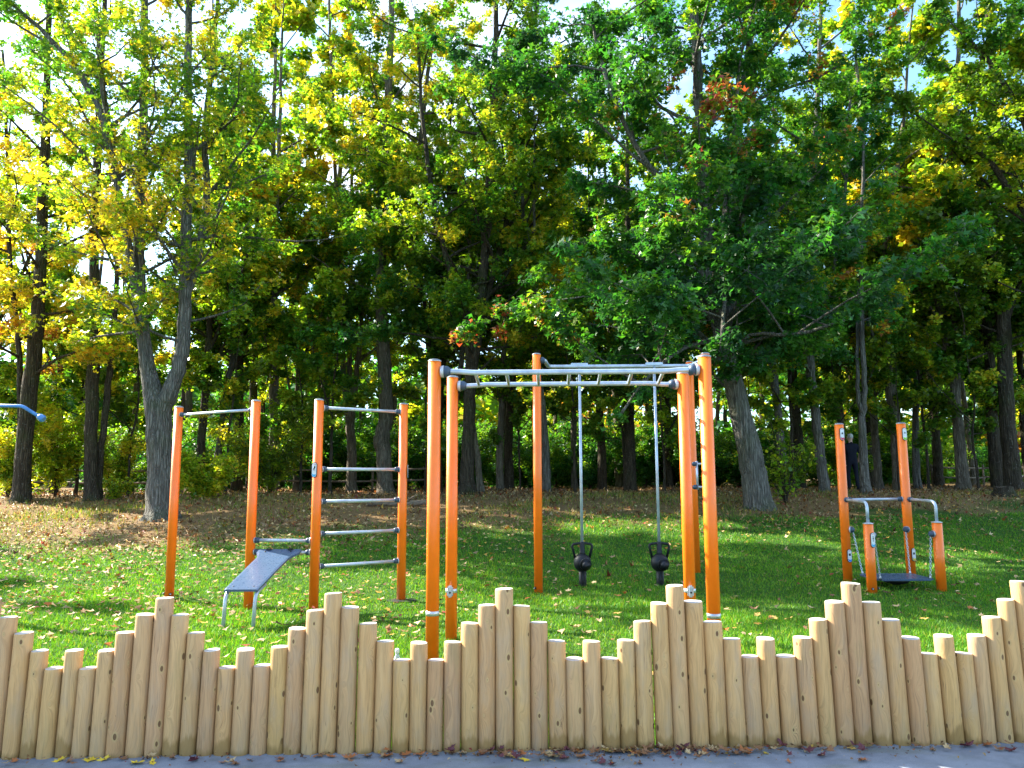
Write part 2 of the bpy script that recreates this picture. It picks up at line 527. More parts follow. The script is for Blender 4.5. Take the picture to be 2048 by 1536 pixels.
def make_post(parent, x, y, h, r, z0=-.1):
    """round orange post with a rim and a domed cap; a slot seam gives the aluminium profile its line"""
    base = Vector((x, y, z0))
    o = tube_obj('post', [(x, y, z0), (x, y, h)], r, M['orange'], parent, 28)
    tube_obj('post_rim', [(x, y, h), (x, y, h + .008)], r * 1.04, M['rim'], o, 28)
    bm = bmesh.new()
    zz = [h + .008, h + .016, h + .022, h + .026]
    rr = [r * 1.0, r * .92, r * .66, r * .2]
    add_tube(bm, [(x, y, z) for z in zz], rr, 24)
    bm_obj('post_cap', bm, M['cap'], o)
    return o

def make_bar(parent, a, b_, r=.0215, pr=.06, sock=.036, name='bar', sockets=(True, True)):
    """galvanised bar between two posts with blue-grey sockets; a and b_ are post axes"""
    a, b_ = Vector(a), Vector(b_)
    d = (b_ - a).normalized()
    p0 = a + d * (pr - .004); p1 = b_ - d * (pr - .004)
    o = tube_obj(name, [p0, p1], r, M['steel'], parent, 14)
    for on, p, s in ((sockets[0], p0, 1), (sockets[1], p1, -1)):
        if not on: continue
        bm = bmesh.new()
        add_tube(bm, [p, p + d * s * .012], [sock * 1.05, sock * 1.08], 16)
        bm_obj('socket_flange', bm, M['rim'], o)
        bm = bmesh.new()
        add_tube(bm, [p + d * s * .012, p + d * s * .05, p + d * s * .066], [sock, sock * .93, sock * .68], 16)
        bm_obj('socket', bm, M['socket'], o)
    return o

def plate_shape(bm, w, h, d, n=10):
    """upright stadium-shaped plate in local XZ, thickness along -Y"""
    pts = []
    for k in range(n + 1):
        a = math.pi * k / n
        pts.append((math.cos(a) * w / 2, h / 2 - w / 2 + math.sin(a) * w / 2))
    for k in range(n + 1):
        a = math.pi + math.pi * k / n
        pts.append((math.cos(a) * w / 2, -h / 2 + w / 2 + math.sin(a) * w / 2))
    f = [bm.verts.new((x, -d, z)) for x, z in pts]
    b0 = [bm.verts.new((x, 0, z)) for x, z in pts]
    bm.faces.new(f)
    L = len(pts)
    for k in range(L): bm.faces.new((f[k], b0[k], b0[(k + 1) % L], f[(k + 1) % L]))

def flat_poly(bm, pts, y):
    bm.faces.new([bm.verts.new((x, y, z)) for x, z in pts])

def make_plate(parent, x, y, z, ang, r, shape, colour, w=.062, h=.172):
    """small stadium sign on a post; ang turns it round the post axis (0 faces the camera side -Y)"""
    root_m = Matrix.Translation((x, y, z)) @ Matrix.Rotation(ang, 4, 'Z') @ Matrix.Translation((0, -r - .001, 0))
    bm = bmesh.new(); plate_shape(bm, w + .016, h + .016, .006); bm.transform(root_m)
    o = bm_obj('sign_plate', bm, M['black'], parent)
    bm = bmesh.new(); plate_shape(bm, w, h, .010); bm.transform(root_m)
    bm_obj('sign_face', bm, M['white'], o)
    y1 = -.0125
    bm = bmesh.new()                                           # coloured foot of the plate
    pts = [(math.cos(math.pi + math.pi * k / 10) * w * .44, -h / 2 + w / 2 + math.sin(math.pi + math.pi * k / 10) * w * .44) for k in range(11)]
    flat_poly(bm, pts + [(w * .44, -h / 2 + w * .62), (-w * .1, -h / 2 + w * .55), (-w * .44, -h / 2 + w * .78)], y1); bm.transform(root_m)
    bm_obj('sign_print', bm, M[colour], o)
    bm = bmesh.new()
    s = .017; zc = .018
    if shape == 'triangle': flat_poly(bm, [(-s, zc - s), (s, zc - s), (0, zc + s)], y1)
    elif shape == 'square': flat_poly(bm, [(-s, zc - s), (s, zc - s), (s, zc + s), (-s, zc + s)], y1)
    elif shape == 'circle': flat_poly(bm, [(s * 1.1 * math.cos(k * math.pi / 8), zc + s * 1.1 * math.sin(k * math.pi / 8)) for k in range(16)], y1)
    elif shape == 'star': flat_poly(bm, [((s if k % 2 == 0 else s * .45) * math.sin(k * math.pi / 5), zc + (s if k % 2 == 0 else s * .45) * math.cos(k * math.pi / 5)) for k in range(10)], y1)
    elif shape == 'climber':
        flat_poly(bm, [(.004, .052), (.016, .056), (.018, .044), (.020, .026), (.010, .018), (.000, .014), (-.010, .004), (-.020, .000), (-.014, .012), (-.004, .026)], y1)
        flat_poly(bm, [(.000, .012), (.010, .016), (.002, -.004), (.006, -.020), (-.004, -.006)], y1)
        flat_poly(bm, [(.016, .058), (.021, .064), (.018, .072), (.011, .071), (.009, .063)], y1)
    else:                                                       # standing figure
        flat_poly(bm, [(-.006, -.02), (-.002, .01), (-.010, .012), (-.008, .038), (.008, .038), (.010, .012), (.003, .01), (.006, -.02)], y1)
        flat_poly(bm, [(.008 * math.cos(k * math.pi / 4), .052 + .008 * math.sin(k * math.pi / 4)) for k in range(8)], y1)
    bm.transform(root_m)
    bm_obj('sign_symbol', bm, M['black'], o)
    bm = bmesh.new(); flat_poly(bm, [(-w * .3, h * .40), (w * .3, h * .40), (w * .3, h * .425), (-w * .3, h * .425)], y1); bm.transform(root_m)
    bm_obj('sign_line', bm, M['signred'], o)
    return o

def bolt(parent, p, d, r=.018):
    d = Vector(d).normalized(); p = Vector(p)
    bm = bmesh.new(); add_tube(bm, [p, p + d * .016, p + d * .026], [r, r, r * .6], 12)
    o = bm_obj('bolt_cover', bm, M['rubber'], parent)
    bm = bmesh.new(); add_tube(bm, [p + d * .024, p + d * .031], [r * .55, r * .45], 10)
    bm_obj('bolt_head', bm, M['rim'], o)

# ------------------------------------------------------------------ palisade fence of round logs
LOGS = [(-3.105, .901), (-3.007, .796), (-2.905, .705), (-2.808, .601), (-2.714, .501), (-2.608, .601), (-2.517, .499), (-2.415, .599), (-2.309, .702), (-2.2, .805), (-2.091, .899), (-1.996, .799), (-1.899, .693), (-1.8, .593), (-1.705, .492), (-1.599, .597), (-1.499, .501), (-1.398, .608), (-1.297, .713), (-1.193, .819), (-1.087, .918), (-.984, .834), (-.875, .737), (-.77, .633), (-.671, .523), (-.568, .623), (-.465, .521), (-.364, .626), (-.262, .734), (-.158, .839), (-.054, .935), (.052, .832), (.155, .733), (.262, .625), (.368, .519), (.474, .621), (.583, .519), (.685, .624), (.788, .735), (.894, .841), (.994, .946), (1.105, .848), (1.218, .727), (1.33, .626), (1.438, .521), (1.545, .625), (1.66, .52), (1.77, .631), (1.873, .736), (1.985, .839), (2.092, .95), (2.211, .834), (2.323, .728), (2.437, .62), (2.547, .524), (2.651, .631), (2.767, .524), (2.859, .631), (2.965, .737), (3.066, .842), (3.159, .953)]
pat = [.0, -.1, -.2, -.3, -.42, -.32, -.42, -.32, -.2, -.1]
for k in range(1, 13):                                          # the fence goes on a little beyond the frame
    LOGS.append((3.159 + k * .106, .953 + pat[k % 10] * .98)); LOGS.insert(0, (-3.105 - k * .102, .9 + pat[(k) % 10] * .96))

def make_log(rng, x, h, xl, xr, parent):
    n, nr = 28, 11
    y = fence_y(x) + rng.uniform(-.006, .006)
    r = min(x - xl, xr - x) * .5
    r = min(max(.25 * (xr - xl) * 1.02, .048), .057)
    lean = rng.uniform(-.004, .004)
    ph = [rng.uniform(0, 6.28) for _ in range(6)]
    verts, faces, flat, mats = [], [], [], []
    zs = [-.12, 0.0] + [h * t for t in (.08, .2, .35, .5, .65, .8, .92)] + [h - .008]
    for zi, z in enumerate(zs):
        for k in range(n):
            a = 2 * math.pi * k / n
            rr = r * (1 + .018 * math.sin(3 * z + ph[0]) + .022 * math.sin(2 * a + ph[1]) + .012 * math.sin(3 * a + 5 * z + ph[2]) + .008 * math.sin(5 * a + 11 * z + ph[3]))
            t = z / h
            verts.append((math.cos(a) * rr + lean * (t - 1) + .0105 * x * (h - z), math.sin(a) * rr, z))
    # chamfer ring and sawn end, sloping slightly
    sx, sy = rng.uniform(-.05, .05), rng.uniform(-.06, .04)
    top0 = len(verts)
    for k in range(n):
        a = 2 * math.pi * k / n
        vx, vy, vz = verts[(len(zs) - 1) * n + k]
        verts.append((vx * .95, vy * .95, h + sx * vx + sy * vy))
    nrg = len(zs) + 1
    for i in range(nrg - 1):
        for k in range(n):
            k2 = (k + 1) % n
            faces.append((i * n + k, i * n + k2, (i + 1) * n + k2, (i + 1) * n + k)); mats.append(0); flat.append(i == nrg - 2)
    faces.append(tuple(top0 + k for k in range(n))); mats.append(1); flat.append(True)
    me = bpy.data.meshes.new('log')
    me.from_pydata(verts, [], faces)
    uvl = me.uv_layers.new(name='UVMap')
    for p, mi, fl in zip(me.polygons, mats, flat):
        p.material_index = mi
        p.use_smooth = not fl
        for li in p.loop_indices:
            vi = me.loops[li].vertex_index
            vx, vy, vz = verts[vi]
            a = math.atan2(vy, vx) + math.pi / 2                # seam at the back
            if a > math.pi: a -= 2 * math.pi
            uvl.data[li].uv = (a * r, vz)
    o = link('log', me, [M['log'], M['logend']], parent)
    o.location = (x, y, 0)
    return o

fence = empty('palisade_fence', (0, fence_y(0), 0))
tag(fence, 'low palisade fence of upright round pine logs cut in rising and falling steps', 'fence')
rng = random.Random(5)
xsL = [q[0] for q in LOGS]
for i, (x, h) in enumerate(LOGS):
    xl = xsL[i - 1] if i else x - .104
    xr = xsL[i + 1] if i + 1 < len(xsL) else x + .104
    o = make_log(rng, x, h, xl, xr, fence)
    o.location.y -= fence.location.y

# ------------------------------------------------------------------ gym frame with bars and sit-up bench (left)
g = empty('exercise_frame', (-3.0, 9.9, 0))
tag(g, 'orange post exercise frame with pull-up bar, wall bars and sloping sit-up bench', 'gym frame')
def rel(root):
    return lambda p: tuple(Vector(p) - root.location)
L = rel(g)
PR = .0585
P1, P2, P3, P4 = (-4.63, 10.38), (-3.31, 9.65), (-2.46, 9.52), (-1.48, 10.2)
for (x, y), h in ((P1, 2.60), (P2, 2.605), (P3, 2.60), (P4, 2.61)):
    q = L((x, y, 0)); make_post(g, q[0], q[1], h, PR)
make_bar(g, L((*P1, 2.50)), L((*P2, 2.50)), .018, PR, .033)
for z in (2.51, 1.73, 1.325, .925, .525):
    make_bar(g, L((*P3, z)), L((*P4, z)), .021, PR, .037)
for z in (.845, .70):
    make_bar(g, L((*P2, z)), L((*P3, z)), .021, PR, .038)
# bench: board hooked on the lower bar, sloping down towards the path, two bent legs
bm = bmesh.new()
A = Vector(L((-3.16, 8.42, .405))); B = Vector(L((-2.79, 8.42, .405)))
C = Vector(L((-3.10, 9.52, .735))); D = Vector(L((-2.68, 9.50, .735)))
prof = [(0, .0, 1.0), (.03, .006, 1.0), (.5, .005, .97), (.8, 0, .97), (.86, -.002, 1.1), (.93, .0, 1.28), (1.0, .004, 1.28)]
rows = []
for t, dz, wv in prof:
    lft = A.lerp(C, t); rgt = B.lerp(D, t); mid = (lft + rgt) / 2
    lft = mid + (lft - mid) * wv; rgt = mid + (rgt - mid) * wv
    rows.append([lft + Vector((0, 0, dz)), lft + (rgt - lft) * .06 + Vector((0, 0, dz + .006)), rgt + (lft - rgt) * .06 + Vector((0, 0, dz + .006)), rgt + Vector((0, 0, dz))])
tv = [[bm.verts.new(p) for p in r] for r in rows]
bv = [[bm.verts.new(p - Vector((0, 0, .024))) for p in r] for r in rows]
for i in range(len(rows) - 1):
    for k in range(3):
        bm.faces.new((tv[i][k], tv[i][k + 1], tv[i + 1][k + 1], tv[i + 1][k]))
        bm.faces.new((bv[i][k + 1], bv[i][k], bv[i + 1][k], bv[i + 1][k + 1]))
    bm.faces.new((tv[i][0], tv[i + 1][0], bv[i + 1][0], bv[i][0])); bm.faces.new((tv[i + 1][3], tv[i][3], bv[i][3], bv[i + 1][3]))
for k in range(3):
    bm.faces.new((tv[0][k + 1], tv[0][k], bv[0][k], bv[0][k + 1])); bm.faces.new((tv[-1][k], tv[-1][k + 1], bv[-1][k + 1], bv[-1][k]))
bench = bm_obj('bench_board', bm, M['board'], g)
for t, s in ((.06, .2), (.06, .8), (.93, .12), (.93, .88)):
    p = A.lerp(C, t).lerp(B.lerp(D, t), s)
    bm = bmesh.new(); add_tube(bm, [p, p + Vector((0, 0, .016))], [.012, .009], 8); bm_obj('bolt', bm, M['rubber'], bench)
for s in (.06, .94):
    p = A.lerp(B, s)
    foot = Vector((p.x, p.y - .05, -.05)); knee = Vector((p.x, p.y - .0, .37)); inn = A.lerp(C, .22).lerp(B.lerp(D, .22), s) - Vector((0, 0, .045))
    tube_obj('bench_leg', arc(foot, knee, inn, .09), .021, M['steel'], g, 12)
for s in (.18, .82):                                            # hooks over the bar
    p = C.lerp(D, s)
    bm = bmesh.new(); add_box(bm, p + Vector((0, -.03, .012)), (.06, .04, .02), bev=.004); bm_obj('bench_hook', bm, M['rubber'], bench)
q = L((*P3, 1.72)); make_plate(g, q[0], q[1], q[2], R(-20), PR, 'climber', 'signcyan', .062, .18)
q = L((*P4, 1.70)); make_plate(g, q[0], q[1], q[2], R(95), PR, 'figure', 'signcyan', .062, .18)
q = L((*P1, .085)); bolt(g, (q[0] + .035, q[1] - .052, q[2]), (.5, -.8, 0)); bolt(g, (q[0] - .058, q[1], q[2]), (-1, 0, 0))
q = L((*P4, 0))
bm = bmesh.new()
rg = random.Random(3)
ring = [bm.verts.new((q[0] + math.cos(k * math.pi / 12) * (.2 + rg.uniform(-.03, .03)) + .02, q[1] + math.sin(k * math.pi / 12) * (.16 + rg.uniform(-.03, .03)) - .03, .018)) for k in range(24)]
cv = bm.verts.new((q[0], q[1], .03))
for k in range(24): bm.faces.new((ring[k], ring[(k + 1) % 24], cv))
bm_obj('base_patch', bm, M['rubber'], g)  # irregular black patch round the foot of this post

# ------------------------------------------------------------------ monkey bars (middle)
g = empty('monkey_bars', (.5, 7.3, 0)); L = rel(g)
tag(g, 'tall orange monkey bars with a galvanised overhead ladder beside the log fence', 'monkey bars')
F1, F2, B1, B2 = (-.70, 6.72), (1.73, 6.66), (-.615, 7.70), (1.755, 7.64)
MR = .0575
for k, ((x, y), h) in enumerate(((F1, 2.655), (F2, 2.675), (B1, 2.64), (B2, 2.66))):
    q = L((x, y, 0)); p = make_post(g, q[0], q[1], h, MR)
    if k < 2:
        tube_obj('silver_band', [(q[0], q[1], .425 - k * .02), (q[0], q[1], .465 - k * .02)], MR * 1.025, M['band'], p, 28)
    else:
        tube_obj('silver_band', [(q[0], q[1], .475), (q[0], q[1], .515)], MR * 1.025, M['band'], p, 28)
        bm = bmesh.new(); add_box(bm, Vector((q[0] - .008, q[1] - MR - .014, .495)), (.06, .034, .115), bev=.014)
        lb = bm_obj('clamp_lock', bm, M['steel'], p)
        bm = bmesh.new(); add_tube(bm, [(q[0] - .008, q[1] - MR - .030, .485), (q[0] - .008, q[1] - MR - .034, .485)], .010, 10)
        bm_obj('lock_hole', bm, M['rubber'], p)
def rail(a, b_, z, dip):
    a3, b3 = Vector(L((*a, z))), Vector(L((*b_, z)))
    d = (b3 - a3).normalized()
    p0, p1 = a3 + d * MR, b3 - d * MR
    pts = [p0, p0 + d * .10]
    for k in range(5): pts.append(p0 + d * (.12 + .05 * k) - Vector((0, 0, dip * ss(k / 4))))
    for k in range(5): pts.append(p1 - d * (.32 - .05 * k) - Vector((0, 0, dip * ss(1 - k / 4))))
    pts += [p1 - d * .10, p1]
    o = tube_obj('rail', pts, .0245, M['steel'], g, 16)
    for p, s in ((p0, 1), (p1, -1)):
        bm = bmesh.new(); add_tube(bm, [p - d * s * .004, p + d * s * .028], [.052, .056], 18); bm_obj('socket_flange', bm, M['rim'], o)
        bm = bmesh.new(); add_tube(bm, [p + d * s * .028, p + d * s * .06, p + d * s * .088], [.053, .05, .032], 18); bm_obj('socket', bm, M['socket'], o)
    return p0, p1
fa, fb = rail(F1, F2, 2.565, .012)
ba, bb_ = rail(B1, B2, 2.555, -.012)
for k in range(7):
    t = .135 + k * .122
    t2 = .105 + k * .1365
    p = fa.lerp(fb, t) - Vector((0, 0, .012)); q = ba.lerp(bb_, t2 - .01) + Vector((0, 0, .012))
    tube_obj('rung', [p, q], .0165, M['steel'], g, 12)

# ------------------------------------------------------------------ kettlebell frame (behind the monkey bars)
g = empty('kettlebell_frame', (1.7, 11.0, 0)); L = rel(g)
tag(g, 'tall orange frame with two black kettlebells sliding on upright steel poles', 'gym frame')
K1, K2, K3 = (.362, 10.86), (2.835, 10.86), (2.945, 12.3)
for (x, y) in (K1, K2, K3):
    q = L((x, y, 0)); make_post(g, q[0], q[1], 3.40 + gzf(x, y), .0615, -.2)
kb = [(1.03, 11.34), (2.165, 11.30)]
zb = 3.295
beam_pts = arc(L((K1[0] + .06, K1[1], 3.32)), L((K1[0] + .12, K1[1] + .02, 3.32)), L((.56, 11.33, zb)), .05)
beam_pts = beam_pts[:-1] + arc(beam_pts[-2], L((.56, 11.33, zb)), L((2.7, 11.31, zb)), .08)[1:]
beam_pts = beam_pts[:-1] + arc(beam_pts[-2], L((2.70, 11.31, zb)), L((K2[0] - .04, K2[1] + .05, 3.31)), .08)[1:]
tube_obj('top_beam', beam_pts, .03, M['steel'], g, 14)
bm = bmesh.new(); p = Vector(L((K1[0] + .055, K1[1], 3.32))); add_tube(bm, [p, p + Vector((.05, 0, 0)), p + Vector((.065, 0, 0))], [.05, .046, .034], 16)
bm_obj('socket', bm, M['socket'], g)
make_bar(g, L((*K2, 3.31)), L((*K3, 3.31)), .021, .06, .036)
for i, (x, y) in enumerate(kb):
    q = Vector(L((x, y, 0)))
    bm = bmesh.new(); add_box(bm, q + Vector((0, 0, zb + .03)), (.26, .07, .045), bev=.006); bm_obj('beam_clamp', bm, M['steel'], g)
    tube_obj('guide_pole', [q + Vector((0, 0, .1)), q + Vector((0, 0, zb))], .0215, M['steel'], g, 16)
    ke = empty('kettlebell', q + Vector((0, 0, 0))); ke.parent = g
    zc = .365
    bm = bmesh.new()
    prof = []
    for k in range(13):
        a = -math.pi / 2 + math.pi * k / 12
        prof.append((max(.03, .132 * math.cos(a)), zc + .135 * math.sin(a)))
    add_tube(bm, [(0, 0, z) for r_, z in prof], [r_ for r_, z in prof], 28)
    ball = bm_obj('kettlebell_body', bm, M['kettle'], ke)
    # raised round disc on the front face, turned a little to the right
    dirv = Vector((.33, -.94, -.05)).normalized()
    c = Vector((0, 0, zc - .01)) + dirv * .098
    bm = bmesh.new(); add_tube(bm, [c, c + dirv * .03, c + dirv * .042, c + dirv * .040, c + dirv * .032], [.088, .088, .08, .066, .06], 28)
    bm_obj('weight_disc', bm, M['kettle'], ke)
    bm = bmesh.new(); add_tube(bm, [c + dirv * .03, c + dirv * .036, c + dirv * .04], [.056, .05, .03], 24); bm_obj('disc_centre', bm, M['kettle'], ke)
    hp = [(-.098, 0, zc + .085), (-.138, 0, zc + .20)]
    pts = arc((-.105, 0, zc + .06), (-.155, 0, zc + .265), (0, 0, zc + .285), .05)[:-1] + arc((0, 0, zc + .285), (.155, 0, zc + .265), (.105, 0, zc + .06), .05)[0:]
    tube_obj('handle', pts, .0185, M['kettle'], ke, 14)
    bm = bmesh.new(); add_tube(bm, [(0, 0, zc + .10), (0, 0, zc + .15), (0, 0, zc + .29), (0, 0, zc + .305)], [.055, .04, .036, .03], 18); bm_obj('sleeve', bm, M['kettle'], ke)
    bm = bmesh.new(); add_tube(bm, [(0, 0, -.05), (0, 0, zc - .1)], [.058, .056], 20)
    st = bm_obj('stand', bm, M['rubber'], ke)
    for s in (-1, 1):
        bm = bmesh.new(); add_box(bm, Vector((s * .022, -.057, .13)), (.016, .014, .26), bev=.003); bm_obj('stand_rib', bm, M['rubber'], ke)
# grab handle between the two right-hand posts
for z in (1.80, 1.47):
    a = Vector(L((K2[0] - .06, K2[1] + .0, z))); b2 = Vector(L((2.62, 10.86, z)))
    tube_obj('handle_arm', [a, b2], .016, M['steel'], g, 10)
    bm = bmesh.new(); add_tube(bm, [b2 + Vector((.03, 0, 0)), b2 - Vector((.012, 0, 0)), b2 - Vector((.035, 0, 0))], [.030, .034, .020], 14); bm_obj('socket', bm, M['socket'], g)
tube_obj('grab_handle', [L((2.655, 10.86, 1.84)), L((2.655, 10.86, 1.43))], .017, M['steel'], g, 12)
q = L((*K1, .075)); bolt(g, (q[0] - .045, q[1] - .045, q[2]), (-.7, -.7, 0))

# ------------------------------------------------------------------ balance board station (right)
g = empty('balance_station', (5.5, 11.0, 0)); L = rel(g)
tag(g, 'orange post station with a hanging balance board on chains and steel handrails', 'gym frame')
TL, TR, SL, SR = (5.0, 11.47), (5.955, 11.47), (4.94, 10.59), (6.015, 10.80)
TR = (5.965, 11.5)
BRr = .066
for (x, y), h in ((TL, 2.40), (TR, 2.41)):
    q = L((x, y, 0)); make_post(g, q[0], q[1], h, BRr, -.1)
for (x, y), h in ((SL, .955), (SR, .955)):
    q = L((x, y, 0))
    o = tube_obj('short_post', [(q[0], q[1], -.1), (q[0], q[1], h)], BRr, M['orange'], g, 28)
    tube_obj('post_rim', [(q[0], q[1], h), (q[0], q[1], h + .012)], BRr * 1.05, M['rim'], o, 28)
    tube_obj('post_cap', [(q[0], q[1], h + .012), (q[0], q[1], h + .02)], [BRr * .95, BRr * .5], M['rim'], o, 24)
make_bar(g, L((*TL, 1.265)), L((*TR, 1.27)), .021, BRr, .038)
for T_, S_ in ((TL, SL), (TR, SR)):
    a = Vector(L((T_[0] + .02, T_[1] - .06, 1.265))); c = Vector(L((S_[0], S_[1], 1.255))); e = Vector(L((S_[0], S_[1], .955)))
    tube_obj('handrail', arc(a, c, e, .11, 8), .0215, M['steel'], g, 16)
    d = (c - a).normalized()
    bm = bmesh.new(); add_tube(bm, [a - d * .01, a + d * .035, a + d * .05], [.04, .038, .027], 16); bm_obj('socket', bm, M['socket'], g)
# board
bx0, bx1, by0, by1, bz = 5.10, 5.90, 10.72, 11.36, .175
bm = bmesh.new()
c = Vector(L(((bx0 + bx1) / 2, (by0 + by1) / 2, bz)))
add_box(bm, c, (bx1 - bx0, by1 - by0, .03))
vert_e = [e for e in bm.edges if abs(e.verts[0].co.z - e.verts[1].co.z) > .01]
bmesh.ops.bevel(bm, geom=vert_e, offset=.06, segments=4, affect='EDGES')
bmesh.ops.bevel(bm, geom=[e for e in bm.edges if abs(e.verts[0].co.z - e.verts[1].co.z) < 1e-5], offset=.008, segments=2, affect='EDGES')
brd = bm_obj('balance_board', bm, M['board'], g)
bm = bmesh.new(); add_tube(bm, [c - Vector((0, 0, .02)), c - Vector((0, 0, .07)), c - Vector((0, 0, .10))], [.2, .16, .05], 20); bm_obj('rubber_buffer', bm, M['rubber'], brd)

def chain(p0, p1, parent):
    p0, p1 = Vector(p0), Vector(p1)
    d = p1 - p0; Lh = d.length; d.normalize()
    n = max(4, int(Lh / .030))
    bm = bmesh.new()
    u = d.orthogonal().normalized(); w = d.cross(u)
    for k in range(n):
        c_ = p0 + d * (Lh * (k + .5) / n)
        a_ = u if k % 2 == 0 else w
        half = Lh / n * .72
        loop = [c_ + d * (half * math.cos(t)) + a_ * (.0125 * math.sin(t)) for t in [i * math.pi / 4 for i in range(8)]]
        nrm = d.cross(a_)
        rings = []
        for i in range(8):
            tt = (loop[(i + 1) % 8] - loop[i - 1]).normalized()
            o_ = tt.cross(nrm)
            rings.append([bm.verts.new(loop[i] + (o_ * math.cos(j * math.pi / 2) + nrm * math.sin(j * math.pi / 2)) * .0042) for j in range(4)])
        for i in range(8):
            for j in range(4):
                bm.faces.new((rings[i][j], rings[(i + 1) % 8][j], rings[(i + 1) % 8][(j + 1) % 4], rings[i][(j + 1) % 4]))
    return bm_obj('chain', bm, M['band'], parent)
ins = .05
spots = [(TL, (bx0 + ins, by1 - ins), 1, -.3), (TR, (bx1 - ins, by1 - ins), -1, -.3), (SL, (bx0 + ins, by0 + ins), 1, .15), (SR, (bx1 - ins, by0 + ins), -1, .15)]
for (px, py), (cx, cy_), sx, sy in spots:
    d = Vector((cx - px, (cy_ - py) * .6, 0)).normalized()
    z = .82 if py > 11 else .80
    a = Vector(L((px, py, z))) + d * (BRr - .005)
    bm = bmesh.new(); add_tube(bm, [a, a + d * .02], [.048, .05], 16); br = bm_obj('chain_bracket', bm, M['rim'], g)
    bm = bmesh.new(); add_tube(bm, [a + d * .02, a + d * .055, a + d * .07], [.046, .04, .022], 16); bm_obj('bracket_cap', bm, M['socket'], br)
    top = a + d * .05 - Vector((0, 0, .035)); bot = Vector(L((cx, cy_, bz + .014)))
    chain(top, bot, g)
    bm = bmesh.new(); add_tube(bm, [bot, bot + Vector((0, 0, .03))], [.016, .012], 10); bm_obj('eye_bolt', bm, M['band'], brd)
q = L((*TL, 2.25)); make_plate(g, q[0], q[1], q[2], R(8), BRr, 'triangle', 'signred', .062, .18)
q = L((*TR, 2.25)); make_plate(g, q[0], q[1], q[2], R(8), BRr, 'star', 'signgreen', .062, .18)
q = L((*TL, .44)); make_plate(g, q[0], q[1], q[2], R(12), BRr, 'square', 'signblue', .062, .18)
q = L((*TR, .45)); make_plate(g, q[0], q[1], q[2], R(18), BRr, 'circle', 'signyellow', .062, .18)
q = L((*SL, .74)); make_plate(g, q[0], q[1], q[2], R(18), BRr, 'figure', 'signcyan', .062, .19)
q = L((*SL, .085)); bolt(g, (q[0] - .02, q[1] - .064, q[2]), (-.3, -1, 0)); bolt(g, (q[0] + .06, q[1] - .02, q[2]), (1, -.3, 0))

# ------------------------------------------------------------------ pull-up station that reaches in from the left
g = empty('pull_up_station', (-7.0, 9.3, 0)); L = rel(g)
tag(g, 'blue bent pull-up bar with a rounded end reaching in among the trees', 'gym frame')
q = L((-7.0, 9.35, 0)); make_post(g, q[0], q[1], 2.75, .0585)
tube_obj('grip_bar', arc(L((-6.95, 9.3, 2.54)), L((-6.10, 9.3, 2.525)), L((-5.87, 9.3, 2.385)), .05), .0215, M['bluebar'], g, 14)
d = Vector((.85, 0, -.53)).normalized(); p = Vector(L((-5.875, 9.3, 2.39)))
bm = bmesh.new(); add_tube(bm, [p - d * .02, p + d * .0, p + d * .05, p + d * .066], [.028, .042, .047, .036], 16)
bm_obj('end_knob', bm, M['bluebar'], g)

# ------------------------------------------------------------------ water bottle standing in the grass
bot = empty('water_bottle', (-.895, 6.0, 0))
tag(bot, 'clear plastic water bottle with pale cap standing in the grass behind the fence', 'bottle')
bm = bmesh.new()
prof = [(.028, .0), (.033, .008), (.033, .07), (.030, .085), (.033, .10), (.033, .19), (.030, .215), (.020, .245), (.013, .258), (.0125, .272)]
add_tube(bm, [(0, 0, z) for r_, z in prof], [r_ for r_, z in prof], 18)
bm_obj('bottle_body', bm, M['plastic'], bot)
bm = bmesh.new(); add_tube(bm, [(0, 0, .27), (0, 0, .274), (0, 0, .298), (0, 0, .304)], [.014, .0165, .0165, .012], 16)
bm_obj('bottle_cap', bm, M['white'], bot)

# ================================================================== trees
def tubes(polys, sides, rough=0.0):
    """list of (pts Nx3, radii N) -> verts, quads"""
    V, Q = [], []
    base = 0
    ang = np.arange(sides) * 2 * np.pi / sides
    ca, sa = np.cos(ang), np.sin(ang)
    for pts, rad in polys:
        pts = np.asarray(pts, float); rad = np.asarray(rad, float)
        n = len(pts)
        t = np.gradient(pts, axis=0)
        t /= np.linalg.norm(t, axis=1, keepdims=True) + 1e-9
        ref = np.array([0.9, .43, .05]) if abs(t[0, 2]) > .6 else np.array([0, .05, 1.0])
        u = np.cross(t, ref); u /= np.linalg.norm(u, axis=1, keepdims=True) + 1e-9
        w = np.cross(t, u)
        rm = np.repeat(rad[:, None], sides, 1)
        if rough:
            zz = pts[:, 2:3]; ph = pts[0, 0] * 3 + pts[0, 1]
            rm = rm * (1 + rough * (np.sin(2 * ang[None] + 1.1 * zz + ph) + .7 * np.sin(3 * ang[None] - 2.3 * zz) + .5 * np.sin(5 * ang[None] + 3.7 * zz + ph)))
            if base == 0:                                       # buttress roots at the foot of the trunk
                fl = np.clip(1 - (zz - zz[0] - .3) / .55, 0, 1) ** 2
                rm = rm * (1 + fl * (.16 + .2 * np.sin(5 * ang[None] + ph)))
        ring = pts[:, None, :] + (u[:, None, :] * ca[None, :, None] + w[:, None, :] * sa[None, :, None]) * rm[:, :, None]
        V.append(ring.reshape(-1, 3))
        i = np.arange(n - 1)[:, None] * sides; k = np.arange(sides)[None, :]; k2 = (k + 1) % sides
        q = np.stack([i + k, i + sides + k, i + sides + k2, i + k2], -1).reshape(-1, 4) + base
        Q.append(q)
        base += n * sides
    return np.concatenate(V), np.concatenate(Q)

